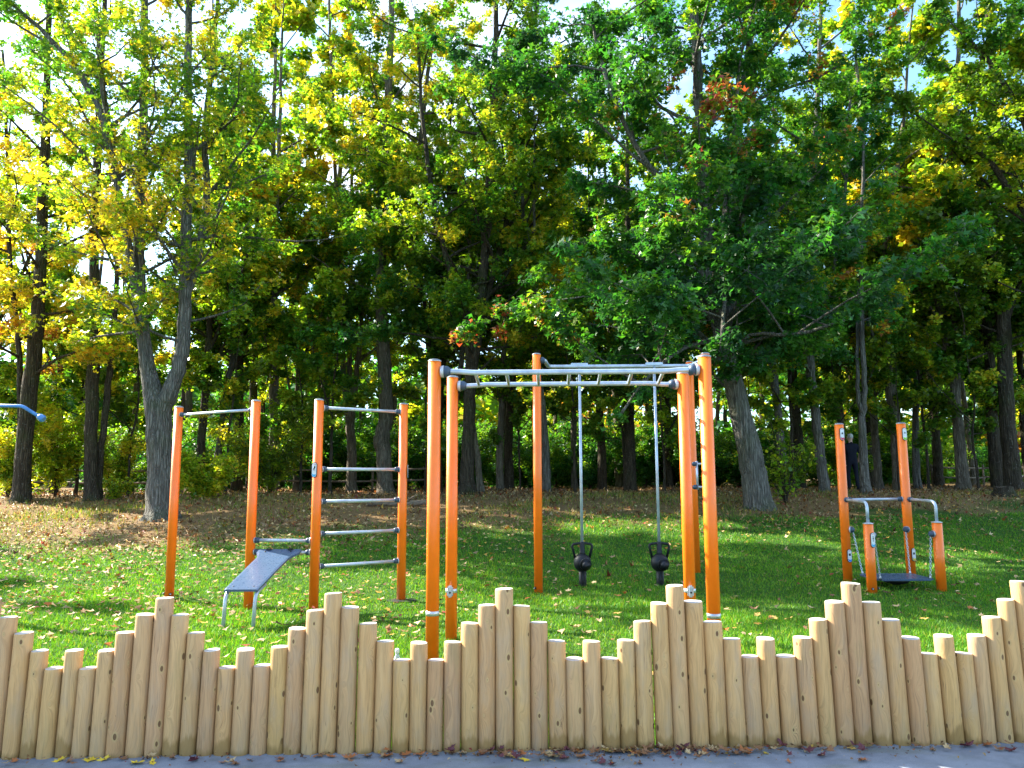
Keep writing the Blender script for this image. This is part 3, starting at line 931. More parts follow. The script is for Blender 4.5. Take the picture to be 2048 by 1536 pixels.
def smooth_path(pts, n, rng, jit=0.0):
    """Catmull-Rom resample of control points (x, y, z, r)"""
    P = np.asarray(pts, float)
    P = np.vstack([2 * P[0] - P[1], P, 2 * P[-1] - P[-2]])
    out = []
    m = len(P) - 3
    for s in np.linspace(0, m - 1e-6, n):
        i = int(s); f = s - i
        p0, p1, p2, p3 = P[i], P[i + 1], P[i + 2], P[i + 3]
        out.append(.5 * ((2 * p1) + (-p0 + p2) * f + (2 * p0 - 5 * p1 + 4 * p2 - p3) * f * f + (-p0 + 3 * p1 - 3 * p2 + p3) * f ** 3))
    out = np.array(out)
    if jit: out[1:-1, :3] += rng.normal(0, jit, (n - 2, 3))
    out[:, 3] = np.maximum(out[:, 3], .004)
    return out

def unit(v): return v / (np.linalg.norm(v, axis=-1, keepdims=True) + 1e-9)

LEAF7 = np.array([(0, 1.0, 0), (.17, .48, .05), (.62, .58, -.04), (.36, .02, .06), (-.36, .02, .06), (-.62, .58, -.04), (-.17, .48, .05)]) - np.array([0, .35, 0])
LEAF6 = np.array([(0, 1.0, 0), (.2, .42, .05), (.64, .55, -.04), (0, -.1, .06), (-.64, .55, -.04), (-.2, .42, .05)]) - np.array([0, .35, 0])
LEAF4 = np.array([(0, .62, 0), (.42, .05, .08), (0, -.42, 0), (-.42, .05, .08)])
LEAF11 = np.array([(0, 1, 0), (.2, .52, .0), (.52, .78, .0), (.5, .46, 0), (.92, .36, 0), (.46, .08, 0), (.5, -.22, 0), (0, -.05, 0), (-.5, -.22, 0), (-.46, .08, 0), (-.92, .36, 0), (-.5, .46, 0), (-.52, .78, 0), (-.2, .52, 0)]) - np.array([0, .3, 0])

def leaf_mesh(rng, name, C, Nn, S, colr, tpl, spin=None):
    n = len(C)
    a = unit(np.cross(Nn, rng.normal(0, 1, (n, 3))))
    b_ = np.cross(Nn, a)
    k = len(tpl)
    curl = rng.uniform(-1.2, 2.2, n)
    asp = rng.uniform(.75, 1.1, n)
    V = C[:, None, :] + S[:, None, None] * (a[:, None, :] * (tpl[None, :, 0, None] * asp[:, None, None]) + b_[:, None, :] * tpl[None, :, 1, None] + Nn[:, None, :] * (tpl[None, :, 2, None] * curl[:, None, None] * 2.0))
    V = V.reshape(-1, 3)
    return np_mesh(name, V, np.arange(n * k), np.arange(n) * k, k, colr)

def vnoise(P, seed, s):
    """cheap smooth pseudo-noise in about [-1, 1]"""
    r = np.random.default_rng(seed)
    out = np.zeros(len(P))
    for k in range(5):
        d = r.normal(0, 1, 3); d *= s * (0.7 + .5 * k) / np.linalg.norm(d)
        out += np.sin(P @ d + r.uniform(0, 6.28)) / (1 + .35 * k)
    return out / 2.4

PAL = {
    'dkgreen': (.030, .125, .025), 'green': (.06, .17, .024), 'mgreen': (.11, .22, .022), 'ygreen': (.20, .30, .022),
    'lime': (.36, .42, .03), 'yellow': (.60, .48, .04), 'gold': (.62, .40, .035), 'orange': (.44, .17, .05), 'red': (.33, .055, .04), 'brown': (.30, .15, .06), 'olive': (.12, .18, .03), 'teal': (.028, .085, .040)}

def pick_colors(rng, P, subid, nsub, palette, seed, ns=.55):
    """leaf colours: the palette in order, chosen by a mix of position noise and per-branch chance"""
    names = [p[0] for p in palette]; w = np.array([p[1] for p in palette], float); cw = np.cumsum(w / w.sum())
    sub = rng.uniform(0, 1, nsub)[subid]
    v = .5 + .5 * vnoise(P, seed, ns)
    q = np.clip(.42 * v + .36 * sub + .22 * rng.uniform(0, 1, len(P)), 0, 1)
    # flatten to uniform
    order = np.argsort(np.argsort(q)) / max(1, len(q) - 1)
    idx = np.minimum(np.searchsorted(cw, order), len(names) - 1)
    c = np.array([PAL[n] for n in names])[idx]
    j = rng.uniform(.72, 1.3, (len(P), 1)) * (1 + rng.normal(0, .08, (len(P), 3)))
    return np.clip(c * j, .004, .85)

def grow_tree(seed, stems, palette, nleaf, leaf_s, crown, tpl=LEAF6, limb_density=1.6, twig=True, base_flare=1.35, drop=0.0):
    """stems: list of control-point lists (x, y, z, r), local to the base. crown = (z_lo, z_hi, radius, up)"""
    rng = np.random.default_rng(seed)
    zlo, zhi, rad, upb = crown
    big, mid, limbs = [], [], []
    for si, st in enumerate(stems):
        if si == 0: st = [(st[0][0], st[0][1], st[0][2] - .35, st[0][3])] + list(st)
        Ls = sum(np.linalg.norm(np.array(st[i + 1][:3]) - np.array(st[i][:3])) for i in range(len(st) - 1))
        path = smooth_path(st, max(8, int(Ls * 3)), rng, .012)
        if si == 0:
            f = np.clip(1 - (path[:, 2] - path[0, 2] - .2) / .6, 0, 1)
            path[:, 3] *= 1 + (base_flare - 1) * f ** 2
        big.append((path[:, :3], path[:, 3]))
        ok = np.where(path[:, 2] > zlo)[0]
        if len(ok) < 2: continue
        span = path[-1, 2] - path[ok[0], 2]
        nl = int(max(3, max(span, .8 * Ls * (len(path) - ok[0]) / len(path)) * limb_density))
        az0 = rng.uniform(0, 6.28)
        for i in range(nl):
            t = (i + rng.uniform(0, 1)) / nl
            fi = ok[0] + t * (len(path) - 1 - ok[0])
            i0 = min(int(fi), len(path) - 2); fr = fi - i0
            p0 = path[i0] * (1 - fr) + path[i0 + 1] * fr
            az = az0 + i * 2.4 + rng.normal(0, .4)
            h = np.clip((p0[2] - zlo) / max(.1, zhi - zlo), 0, 1)
            Lm = rad * (1.0 - .62 * h ** 1.5) * rng.uniform(.6, 1.1) * (.75 + .25 * min(1, h * 5))
            el = R(rng.uniform(5, 40) + upb * 35 * h)
            d = np.array([math.cos(az) * math.cos(el), math.sin(az) * math.cos(el), math.sin(el)])
            n = 7
            pts = [p0[:3]]; dd = d.copy()
            for k in range(n - 1):
                dd = unit(dd + rng.normal(0, .13, 3) + np.array([0, 0, .07 * upb - drop * k / n * .5]))
                pts.append(pts[-1] + dd * Lm / (n - 1))
            r0 = min(p0[3] * .6, .012 + .011 * Lm)
            limbs.append((np.array(pts), np.linspace(r0, .005, n), Lm))
        # leader tip
        limbs.append((path[-min(6, len(path)):, :3], np.full(min(6, len(path)), .006), 1.2))
    # sub-branches, vectorised
    S0, SD, SLn = [], [], []
    for pts, rr, Lm in limbs:
        m = max(4, int(Lm / .26))
        t = rng.uniform(.22, 1.0, m) ** .85 * (len(pts) - 1.001)
        i0 = t.astype(int); fr = (t - i0)[:, None]
        p = pts[i0] * (1 - fr) + pts[i0 + 1] * fr
        ld = unit(pts[i0 + 1] - pts[i0])
        side = unit(np.cross(ld, [0, 0, 1.0])) * rng.choice([-1, 1], m)[:, None]
        d = unit(ld * rng.uniform(.4, 1.0, (m, 1)) + side * rng.uniform(.5, 1.1, (m, 1)) + rng.normal(0, .22, (m, 3)) + np.array([0, 0, .12 - drop]))
        S0.append(p); SD.append(d); SLn.append((.25 + .22 * Lm * (1 - .55 * t / len(pts))) * rng.uniform(.5, 1.2, m))
    S0 = np.concatenate(S0); SD = np.concatenate(SD); SLn = np.concatenate(SLn)
    ns_ = len(S0)
    S1 = S0 + SD * SLn[:, None] * .55
    SD2 = unit(SD + rng.normal(0, .2, (ns_, 3)) + np.array([0, 0, .05 - drop]))
    S2 = S1 + SD2 * SLn[:, None] * .45
    subs = np.stack([S0, S1, S2], 1)
    # twigs: 4 per sub
    kt = 6
    ti = np.repeat(np.arange(ns_), kt); tt = rng.uniform(.2, 1, len(ti))
    a = np.where(tt < .55, 0, 1); f = np.where(a == 0, tt / .55, (tt - .55) / .45)[:, None]
    T0 = subs[ti, a] * (1 - f) + subs[ti, a + 1] * f
    TD = unit(SD[ti] + rng.normal(0, .65, (len(ti), 3)) + np.array([0, 0, -.05 - drop]))
    TL_ = rng.uniform(.15, .45, len(ti)) * np.clip(SLn[ti], .5, 1.2)
    T1 = T0 + TD * TL_[:, None]
    # leaves
    li = rng.integers(0, len(ti), nleaf); lt = rng.uniform(.1, 1.1, nleaf)[:, None]
    C = T0[li] * (1 - lt) + T1[li] * lt + rng.normal(0, .085, (nleaf, 3)) - np.array([0, 0, .03])
    Nn = unit(rng.normal(0, .55, (nleaf, 3)) + np.array([0, 0, .85]) + .35 * TD[li] * np.array([1, 1, .2]))
    S = leaf_s * rng.uniform(.6, 1.25, nleaf)
    colr = pick_colors(rng, C, ti[li], ns_, palette, seed + 7)
    crown_me = leaf_mesh(rng, 'crown', C, Nn, S, colr, tpl)
    # wood mesh
    parts = [tubes(big, 18, .035), tubes([(p, r_) for p, r_, _ in limbs], 6)]
    sel = rng.random(ns_) < (1.0 if twig else .45)
    parts.append(tubes([(subs[i], np.array([.009, .006, .003])) for i in np.where(sel)[0]], 3))
    V, Q, off = [], [], 0
    for v, q in parts:
        V.append(v); Q.append(q + off); off += len(v)
    V = np.concatenate(V); Q = np.concatenate(Q)
    wood = np_mesh('trunk', V, Q.ravel(), np.arange(len(Q)) * 4, 4, smooth=True)
    return wood, crown_me

def plant(name, meshes, loc, label, cat='tree', group=None, bark='bark_grey', rz=0.0, sc=1.0, parts=('trunk', 'crown')):
    root = empty(name, loc, rz)
    root.scale = (sc, sc, sc) if not isinstance(sc, tuple) else sc
    tag(root, label, cat, group)
    wood, crown_ = meshes
    for nm, me, mt in ((parts[0], wood, M[bark]), (parts[1], crown_, M['leaf'])):
        if not me.materials: me.materials.append(mt)
        o = bpy.data.objects.new(nm, me); COL.objects.link(o); o.parent = root
    return root

def at(x, y, Y):
    """photo measurement (x, y in a 2048 x 1536 frame) of a stem seen at distance Y, as a point in the place"""
    v = CAM_M.to_3x3() @ Vector(((x - 1024) / 1500, -(y - 768) / 1500, -1))
    return Vector((0, 0, 1.6)) + v * (Y / v.y)

def stem_local(base, pts, Y, dys=None):
    out = []
    for k, (x, y, w) in enumerate(pts):
        dy = dys[k] if dys else 0
        p = at(x, y, Y + dy)
        out.append((p.x - base.x, p.y - base.y, p.z - base.z, w / 2 * (Y + dy) / 1500))
    return out

def base_at(x, Y):
    p = at(x, 1000, Y)
    return Vector((p.x, p.y, gzf(p.x, p.y) - .04))

# ------------------------------------------------------------------ the trees one can tell apart at the edge of the wood
YG = [('green', 1.6), ('mgreen', 2.6), ('ygreen', 3), ('lime', 1.6), ('yellow', 2.2), ('gold', .9)]
YG2 = [('dkgreen', 1), ('green', 2.5), ('mgreen', 3), ('ygreen', 3), ('lime', 1.6), ('yellow', 1.2), ('gold', .4)]
YEL = [('ygreen', 1.5), ('lime', 2), ('yellow', 4), ('gold', 2.2), ('orange', .5)]
GRN = [('teal', 2), ('dkgreen', 5), ('green', 4), ('mgreen', 1.6), ('ygreen', .5), ('brown', .12), ('orange', .1), ('red', .1)]
MIX = [('dkgreen', 2), ('green', 3), ('mgreen', 2.5), ('ygreen', 2), ('yellow', .9), ('orange', .2)]
OLV = [('green', 1.5), ('mgreen', 2.2), ('olive', 2.5), ('ygreen', 2.4), ('lime', .8), ('yellow', .5)]

# big maple on the left: one trunk, four rising stems
b0 = base_at(322, 17.6)
S = [
    stem_local(b0, [(324, 1040, 58), (321, 980, 52), (320, 900, 49), (314, 820, 48), (296, 740, 29), (281, 620, 24), (278, 480, 21), (284, 300, 18), (289, 110, 15), (288, -100, 15), (300, -330, 9)], 17.6),
    stem_local(b0, [(306, 800, 22), (286, 690, 20), (266, 540, 18), (245, 430, 16), (222, 320, 14), (202, 230, 15), (160, 150, 12), (95, 70, 9), (15, 0, 6)], 17.6, [0, -.1, -.2, -.3, -.4, -.5, -.6, -.8, -1]),
    stem_local(b0, [(240, 410, 15), (222, 280, 13), (204, 160, 11), (190, 0, 9), (175, -160, 6)], 17.2, [0, .3, .5, .7, .9]),
    stem_local(b0, [(318, 826, 44), (345, 770, 31), (366, 690, 26), (371, 560, 23), (374, 420, 21), (379, 290, 18), (376, 120, 15), (381, -60, 14), (392, -300, 8)], 17.6, [0, 0, .1, .1, .2, .2, .3, .3, .4]),
    stem_local(b0, [(371, 600, 18), (396, 510, 17), (413, 400, 14), (410, 260, 12), (428, 90, 10), (445, -110, 6)], 17.7, [0, .2, .4, .6, .9, 1.2]),
]
me = grow_tree(11, S, YG, 35000, .118, (4.0, 19, 4.0, .6), limb_density=1.8, drop=.05)
plant('maple_tree', me, b0, 'large grey maple forking low into several stems, crown turning yellow', bark='bark_grey')

# dark green maple leaning left on the right
b0 = base_at(1515, 18.6)
S = [
    stem_local(b0, [(1519, 1030, 56), (1510, 960, 50), (1495, 890, 47), (1470, 780, 40), (1443, 665, 34), (1416, 545, 29), (1409, 420, 26), (1400, 250, 21), (1391, 80, 20), (1385, -150, 14), (1380, -330, 8)], 18.6),
    stem_local(b0, [(1446, 680, 26), (1463, 570, 24), (1453, 440, 20), (1478, 250, 17), (1502, 60, 13), (1522, -160, 8)], 18.6, [0, .3, .6, .8, 1.0, 1.2]),
    stem_local(b0, [(1412, 470, 16), (1340, 380, 13), (1270, 290, 10), (1210, 150, 8), (1180, 20, 6)], 18.5, [0, -.3, -.6, -.8, -1]),
    stem_local(b0, [(1440, 690, 8), (1385, 690, 7), (1310, 740, 8), (1240, 830, 5)], 18.4, [0, -1.2, -2.2, -2.9]),
    stem_local(b0, [(1450, 730, 8), (1500, 670, 7), (1590, 670, 8), (1690, 640, 5)], 18.4, [0, -1.3, -2.2, -2.8]),
    stem_local(b0, [(1430, 620, 8), (1440, 560, 7), (1450, 590, 8), (1440, 700, 5)], 18.4, [0, -1.4, -2.4, -3.2]),
    stem_local(b0, [(1455, 720, 10), (1370, 640, 8), (1280, 600, 9), (1190, 590, 6)], 18.5, [0, -.5, -.9, -1.2]),
]
me = grow_tree(12, S, GRN, 92000, .14, (2.4, 25, 4.9, .35), limb_density=2.3, drop=.18)
plant('maple_tree', me, b0, 'broad dark green maple with bluish leaning trunk and a few red sprays', bark='bark_grey')

# lit grey trunk with a bulge behind the wall bars
b0 = base_at(770, 26.0)
S = [stem_local(b0, [(771, 1000, 36), (769, 950, 31), (767, 905, 31), (763, 885, 33), (766, 862, 30), (773, 820, 27), (769, 740, 27), (763, 600, 25), (761, 450, 21), (774, 250, 17), (782, 50, 13), (786, -180, 7)], 26.0),
     stem_local(b0, [(764, 620, 14), (800, 500, 13), (830, 380, 11), (850, 200, 9), (870, 30, 6)], 26.0, [0, .3, .5, .6, .8])]
me = grow_tree(13, S, YG, 40000, .145, (4.9, 28, 4.4, .45), limb_density=1.7, drop=.1)
plant('maple_tree', me, b0, 'pale grey trunk with a swollen bulge seen through the wall bars', bark='bark_pale')

# slender many-stemmed tree left of it
b0 = base_at(703, 28.0)
S = [stem_local(b0, [(703, 990, 22), (703, 900, 19), (699, 840, 18), (688, 760, 11), (683, 650, 9), (676, 480, 9), (668, 250, 7), (660, 60, 6), (655, -160, 4)], 28),
     stem_local(b0, [(700, 840, 13), (699, 740, 10), (700, 600, 9), (704, 400, 7), (706, 200, 5)], 28, [0, .1, .2, .3, .4]),
     stem_local(b0, [(702, 850, 13), (712, 760, 10), (724, 620, 9), (738, 430, 7), (748, 260, 5)], 28, [0, -.1, -.2, -.3, -.4])]
me = grow_tree(14, S, YG, 30000, .145, (4.6, 26, 4.2, .5), limb_density=1.3, drop=.06)
plant('ash_tree', me, b0, 'slim pale tree splitting into several straight stems beside the bulging trunk', bark='bark_pale')

# dark trunks behind the monkey bars
b0 = base_at(935, 23.5)
S = [stem_local(b0, [(934, 985, 30), (936, 880, 26), (942, 760, 24), (957, 640, 22), (972, 470, 19), (985, 260, 15), (992, 50, 11), (996, -180, 6)], 23.5),
     stem_local(b0, [(958, 640, 14), (1000, 500, 12), (1035, 350, 10), (1060, 160, 8), (1075, 0, 5)], 23.5, [0, .3, .5, .6, .8]),
     stem_local(b0, [(950, 690, 14), (905, 560, 12), (870, 420, 10), (845, 240, 8), (835, 60, 5)], 23.5, [0, -.3, -.5, -.6, -.8])]
me = grow_tree(15, S, YG2, 62000, .135, (3.6, 25, 5.0, .4), limb_density=1.9, drop=.15)
plant('maple_tree', me, b0, 'dark stemmed maple with a wide green and gold crown above the monkey bars', bark='bark_dark')

# yellow tree at the left edge
b0 = base_at(42, 20.5)
S = [stem_local(b0, [(42, 1015, 36), (46, 920, 31), (58, 790, 29), (74, 650, 26), (82, 500, 22), (90, 300, 18), (95, 100, 13), (100, -100, 8)], 20.5),
     stem_local(b0, [(44, 960, 12), (40, 840, 11), (38, 700, 10), (20, 520, 9), (15, 300, 7), (5, 100, 5)], 20.8, [0, .1, .2, .3, .4, .5])]
me = grow_tree(16, S, YEL, 22000, .125, (3.2, 13, 4.0, .25), limb_density=1.5, drop=.14)
plant('maple_tree', me, b0, 'dark ridged trunk under drooping golden yellow leaves by the blue bar', bark='bark_dark')

b0 = base_at(183, 21.0)
S = [stem_local(b0, [(183, 1012, 30), (182, 930, 25), (184, 800, 24), (190, 650, 22), (188, 480, 18), (196, 300, 15), (205, 100, 11), (215, -100, 7)], 21.0),
     stem_local(b0, [(196, 1005, 16), (203, 900, 13), (215, 780, 12), (226, 680, 11), (235, 520, 9), (240, 340, 6)], 21.2, [0, 0, .1, .2, .3, .4])]
me = grow_tree(17, S, YG, 17000, .12, (3.6, 14, 3.4, .5), limb_density=1.3, drop=.08)
plant('maple_tree', me, b0, 'twin dark stems rising together between the yellow tree and the big maple', bark='bark_dark')

# thin tree in front of the walker
b0 = base_at(1727, 21.6)
S = [stem_local(b0, [(1732, 992, 20), (1727, 920, 16), (1724, 840, 14), (1728, 800, 11), (1727, 720, 10), (1722, 560, 8), (1726, 380, 6), (1730, 200, 4)], 21.6),
     stem_local(b0, [(1724, 835, 9), (1716, 790, 8), (1714, 710, 7), (1716, 600, 6), (1708, 450, 4)], 21.6, [0, 0, .1, .2, .3])]
me = grow_tree(18, S, MIX, 13000, .13, (4.6, 12, 2.6, .6), limb_density=1.3)
plant('young_tree', me, b0, 'thin bluish tree forking at head height in front of the walker', bark='bark_grey')

# leaning trunk right of the dark maple
b0 = base_at(1650, 23.0)
S = [stem_local(b0, [(1652, 1000, 22), (1642, 920, 19), (1628, 800, 18), (1618, 690, 17), (1622, 500, 14), (1632, 280, 11), (1640, 60, 8), (1645, -150, 5)], 23.0),
     stem_local(b0, [(1620, 700, 9), (1662, 560, 8), (1690, 380, 7), (1700, 180, 5)], 23.0, [0, .3, .5, .7])]
me = grow_tree(19, S, MIX, 34000, .135, (3.4, 26, 3.8, .5), limb_density=1.6, drop=.06)
plant('maple_tree', me, b0, 'brown trunk leaning left behind the bare twiggy bush', bark='bark_grey')

# pale leaning birch stem behind the monkey bars
b0 = base_at(962, 24.5)
S = [stem_local(b0, [(963, 992, 15), (955, 920, 12), (944, 830, 11), (936, 760, 10), (934, 640, 8), (940, 480, 6)], 24.5)]
me = grow_tree(20, S, OLV, 2500, .12, (5.5, 11, 1.6, .6))
plant('birch_tree', me, b0, 'thin pale leaning birch stem among dark trunks', bark='bark_pale')

# tree at the right edge with small olive leaves
b0 = base_at(1918, 26.0)
S = [stem_local(b0, [(1928, 985, 26), (1922, 920, 22), (1912, 800, 20), (1908, 640, 17), (1915, 480, 14), (1908, 330, 11), (1915, 160, 9), (1918, 0, 7), (1922, -180, 4)], 26),
     stem_local(b0, [(1911, 760, 11), (1880, 640, 10), (1862, 500, 8), (1850, 340, 6)], 26, [0, -.3, -.5, -.7]),
     stem_local(b0, [(1910, 700, 11), (1950, 560, 10), (1975, 400, 8), (1990, 240, 6)], 26, [0, .3, .5, .7])]
me = grow_tree(21, S, OLV, 52000, .125, (3.6, 18, 4.4, .5), tpl=LEAF4, limb_density=2.0)
plant('hornbeam_tree', me, b0, 'olive leaved tree with a pale mottled trunk beside the woodland path', bark='bark_pale')

b0 = base_at(2075, 22.5)
S = [stem_local(b0, [(2090, 1000, 36), (2086, 860, 30), (2084, 700, 27), (2095, 480, 23), (2110, 250, 18), (2120, 20, 12), (2130, -200, 7)], 22.5),
     stem_local(b0, [(2092, 520, 18), (2055, 430, 15), (2020, 380, 13), (1975, 320, 10), (1930, 270, 7)], 22.5, [0, -.3, -.5, -.8, -1.0]),
     stem_local(b0, [(2100, 380, 15), (2050, 240, 12), (1990, 140, 9), (1930, 70, 6)], 22.5, [0, -.4, -.7, -1.0])]
me = grow_tree(22, S, OLV, 34000, .13, (5.0, 15.5, 4.6, .6), tpl=LEAF4, limb_density=1.6)
plant('ash_tree', me, b0, 'ash reaching dark branches across the blue sky at the path side', bark='bark_dark')

def near_what(px, Y):
    far = 'well back' if Y >= 34 else ('further in' if Y >= 28.5 else 'close')
    for lim, what in ((60, 'beyond the yellow tree'), (170, 'beyond the tall lime shrub'), (300, 'beyond the twin dark stems'), (440, 'beyond the big forked maple'), (640, 'beyond the olive yellow bush'), (740, 'beyond the many-stemmed tree'), (860, 'beyond the bulging trunk'), (985, 'beyond the pale birch stem'), (1130, 'beyond the left monkey bar posts'), (1300, 'beyond the kettlebells'), (1460, 'beyond the right monkey bar posts'), (1620, 'beyond the twiggy bush'), (1750, 'beyond the walker'), (1850, 'beyond the balance station'), (1960, 'beyond the mottled trunk'), (9999, 'beyond the stump and path')):
        if px < lim: return far + ' ' + what

# ------------------------------------------------------------------ trees deeper in the wood: five kinds, repeated
def proto(seed, H, r, palette, nleaf, ls, crown, lean=.4, forks=2, ld=1.3):
    rg = np.random.default_rng(seed)
    lx, ly = rg.normal(0, lean, 2)
    main = [(0, 0, -.1, r), (0.02, 0, H * .12, r * .86), (lx * .25 + rg.normal(0, .06), ly * .25, H * .3, r * .74), (lx * .55 + rg.normal(0, .1), ly * .55, H * .5, r * .58), (lx * .8, ly * .8, H * .72, r * .38), (lx, ly, H, r * .12)]
    stems = [main]
    for k in range(forks):
        a = rg.uniform(0, 6.28); z0 = H * rg.uniform(.22, .42)
        f = z0 / H
        px, py = lx * f, ly * f
        e = rg.uniform(1.4, 2.8)
        stems.append([(px, py, z0, r * .42), (px + math.cos(a) * e * .35, py + math.sin(a) * e * .35, z0 + H * .13, r * .36), (px + math.cos(a) * e * .7, py + math.sin(a) * e * .7, z0 + H * .3, r * .25), (px + math.cos(a) * e, py + math.sin(a) * e, z0 + H * .5, r * .08)])
    return grow_tree(seed, stems, palette, nleaf, ls, crown, tpl=LEAF4, limb_density=ld, twig=False)

PROTO = [
    (proto(41, 17, .24, OLV, 24000, .17, (3.6, 17, 4.0, .5)), 'bark_dark'),
    (proto(42, 15, .17, YG, 20000, .165, (3.2, 15, 3.4, .6)), 'bark_pale'),
    (proto(43, 18, .28, MIX, 26000, .17, (3.2, 18, 4.4, .4)), 'bark_dark'),
    (proto(44, 13, .13, OLV, 14000, .16, (2.6, 13, 2.8, .7), .7, 1), 'bark_grey'),
    (proto(45, 16, .2, [('green', 2), ('ygreen', 3), ('lime', 3), ('yellow', 2)], 20000, .165, (2.8, 16, 3.8, .4)), 'bark_dark'),
]
KIND = ['dark trunked olive leaved tree', 'slim pale trunked yellow green tree', 'stout dark trunked green tree', 'young thin grey stemmed tree', 'dark trunked lime and yellow tree']
SPOTS = [  # (photo x of the trunk, distance, kind, scale)
    (398, 24.5, 4, .8), (432, 25.5, 3, .95), (472, 26.5, 0, .85), (590, 28.5, 1, .8), (873, 26, 0, .85), (900, 25.5, 3, 1.0), (520, 33, 4, .7), (640, 34, 1, .7),
    (1000, 27, 1, .9), (1018, 29, 0, .8), (1092, 25, 3, 1.1), (1150, 31, 1, .85), (1205, 29, 0, .8), (1262, 27, 2, .8), (1340, 31, 4, .85),
    (1420, 26, 0, .85), (1568, 24, 3, 1.1), (1600, 29, 2, .85), (1690, 29, 1, .9), (1760, 27.0, 1, .9), (1838, 28, 3, 1.1), (1880, 31, 2, .8), (1810, 34, 4, .8),
    (1998, 27, 0, .9), (2060, 30, 4, .9), (105, 26, 4, .75), (260, 27.5, 1, .75), (-60, 25, 4, .8), (2160, 27, 0, .95), (1500, 33, 4, .85), (1950, 33, 1, .9), (760, 33, 4, .75), (1720, 37, 4, .8), (1300, 38, 4, .8), (2030, 38, 4, .8), (1110, 38, 1, .8), (545, 27.5, 1, 1.25), (640, 30, 1, 1.3), (500, 31, 4, 1.05), (1800, 26, 1, 1.2), (1740, 31, 0, 1.2), (2030, 25, 0, 1.1), (1240, 33, 1, 1.2), (1010, 33, 4, 1.2)]
rng = random.Random(9)
for px, Y, k, sc in SPOTS:
    p = base_at(px, Y)
    me, bk = PROTO[k]
    plant('woodland_tree', me, (p.x, p.y, p.z), KIND[k] + ' ' + near_what(px, Y), group='trees deeper in the wood', bark=bk, rz=rng.uniform(0, 6.28), sc=sc * rng.uniform(.93, 1.07) )
# the wood goes on to the left of the frame, where it shades the lawn
EDGE = [proto(51, 14, .16, YG, 12000, .17, (4.0, 14, 3.2, .6), .4, 1, .55), proto(52, 16, .2, OLV, 14000, .17, (5.0, 16, 3.6, .5), .4, 1, .55)]
for x, y, k, sc in [(-23, 18, 0, .95), (-14.5, 8.6, 0, .8), (-26, 11.5, 1, .9), (-29, 22, 1, 1.0)]:
    plant('edge_tree', EDGE[k], (x, y, gzf(x, y) - .04), 'tree of the wood edge standing left of the pull-up station', group='trees left of the lawn', bark='bark_grey', rz=rng.uniform(0, 6.28), sc=sc)

SAP = [proto(53, 6.5, .05, OLV, 5200, .15, (1.1, 6.5, 1.7, .5), .3, 1), proto(54, 7.5, .06, [('green', 2), ('mgreen', 3), ('ygreen', 3), ('lime', 2)], 6500, .15, (1.3, 7.5, 1.9, .5), .4, 1)]
for px, Y, k, sc in [(30, 22.5, 1, .9), (150, 24, 1, 1.0), (255, 23.5, 0, .9), (450, 24, 0, 1.0), (600, 25, 1, .85), (660, 24.5, 1, 1.0), (850, 26, 0, 1.0), (1040, 27, 0, .9), (1150, 25, 1, .9), (1250, 27, 0, 1.0), (1330, 24, 1, .75), (1590, 23, 1, .9), (1690, 26, 0, 1.0), (1800, 25, 0, .8), (1860, 26.5, 1, 1.0), (1960, 25, 0, 1.0), (2035, 27, 1, 1.0), (1760, 30, 1, 1.0)]:
    p = base_at(px, Y)
    plant('sapling', SAP[k], (p.x, p.y, p.z), ('slender olive leaved sapling ', 'leafy bright green sapling ')[k] + near_what(px, Y), 'sapling', 'saplings under the trees', 'bark_dark', rng.uniform(0, 6.28), sc)

# ------------------------------------------------------------------ shrubs
def shrub(seed, rx, h, palette, nleaf, ls, nst=9, tpl=LEAF4):
    rg = np.random.default_rng(seed)
    polys, C, sid = [], [], []
    tips = []
    for k in range(nst):
        a = rg.uniform(0, 6.28); e = rx * rg.uniform(.35, 1.0)
        hh = h * rg.uniform(.55, 1.0) * (1 - .3 * (e / rx) ** 2)
        n = 6
        t = np.linspace(0, 1, n)
        pts = np.stack([math.cos(a) * e * t ** 1.3, math.sin(a) * e * t ** 1.3, hh * t ** .8 - .05], -1) + rg.normal(0, .03, (n, 3)) * t[:, None]
        polys.append((pts, np.linspace(.018, .005, n)))
        for j in range(9):
            q = rg.uniform(.12, 1) * (n - 1.001); i0 = int(q)
            p0 = pts[i0] + (pts[i0 + 1] - pts[i0]) * (q - i0)
            d = unit(rg.normal(0, 1, 3) + np.array([math.cos(a), math.sin(a), .4]) * .6)
            p1 = p0 + d * rg.uniform(.25, .6) * min(1.2, rx * .55)
            polys.append((np.array([p0, (p0 + p1) / 2 + rg.normal(0, .03, 3), p1]), np.array([.007, .005, .003])))
            tips.append((p0, p1))
    T0 = np.array([a for a, b_ in tips]); T1 = np.array([b_ for a, b_ in tips])
    li = rg.integers(0, len(T0), nleaf); lt = rg.uniform(0, 1.15, nleaf)[:, None]
    C = T0[li] * (1 - lt) + T1[li] * lt + rg.normal(0, .09, (nleaf, 3))
    C[:, 2] = np.maximum(C[:, 2], .03)
    Nn = unit(rg.normal(0, .55, (nleaf, 3)) + np.array([0, 0, .9]))
    colr = pick_colors(rg, C, li, len(T0), palette, seed + 3, 1.2)
    cm = leaf_mesh(rg, 'foliage', C, Nn, ls * rg.uniform(.6, 1.25, nleaf), colr, tpl)
    v, q = tubes(polys[:0] + polys, 4) if False else (None, None)
    big = [p for p in polys if len(p[0]) == 6]; small = [p for p in polys if len(p[0]) == 3]
    v1, q1 = tubes(big, 5); v2, q2 = tubes(small, 3)
    V = np.concatenate([v1, v2]); Q = np.concatenate([q1, q2 + len(v1)])
    return np_mesh('stems', V, Q.ravel(), np.arange(len(Q)) * 4, 4, smooth=True), cm

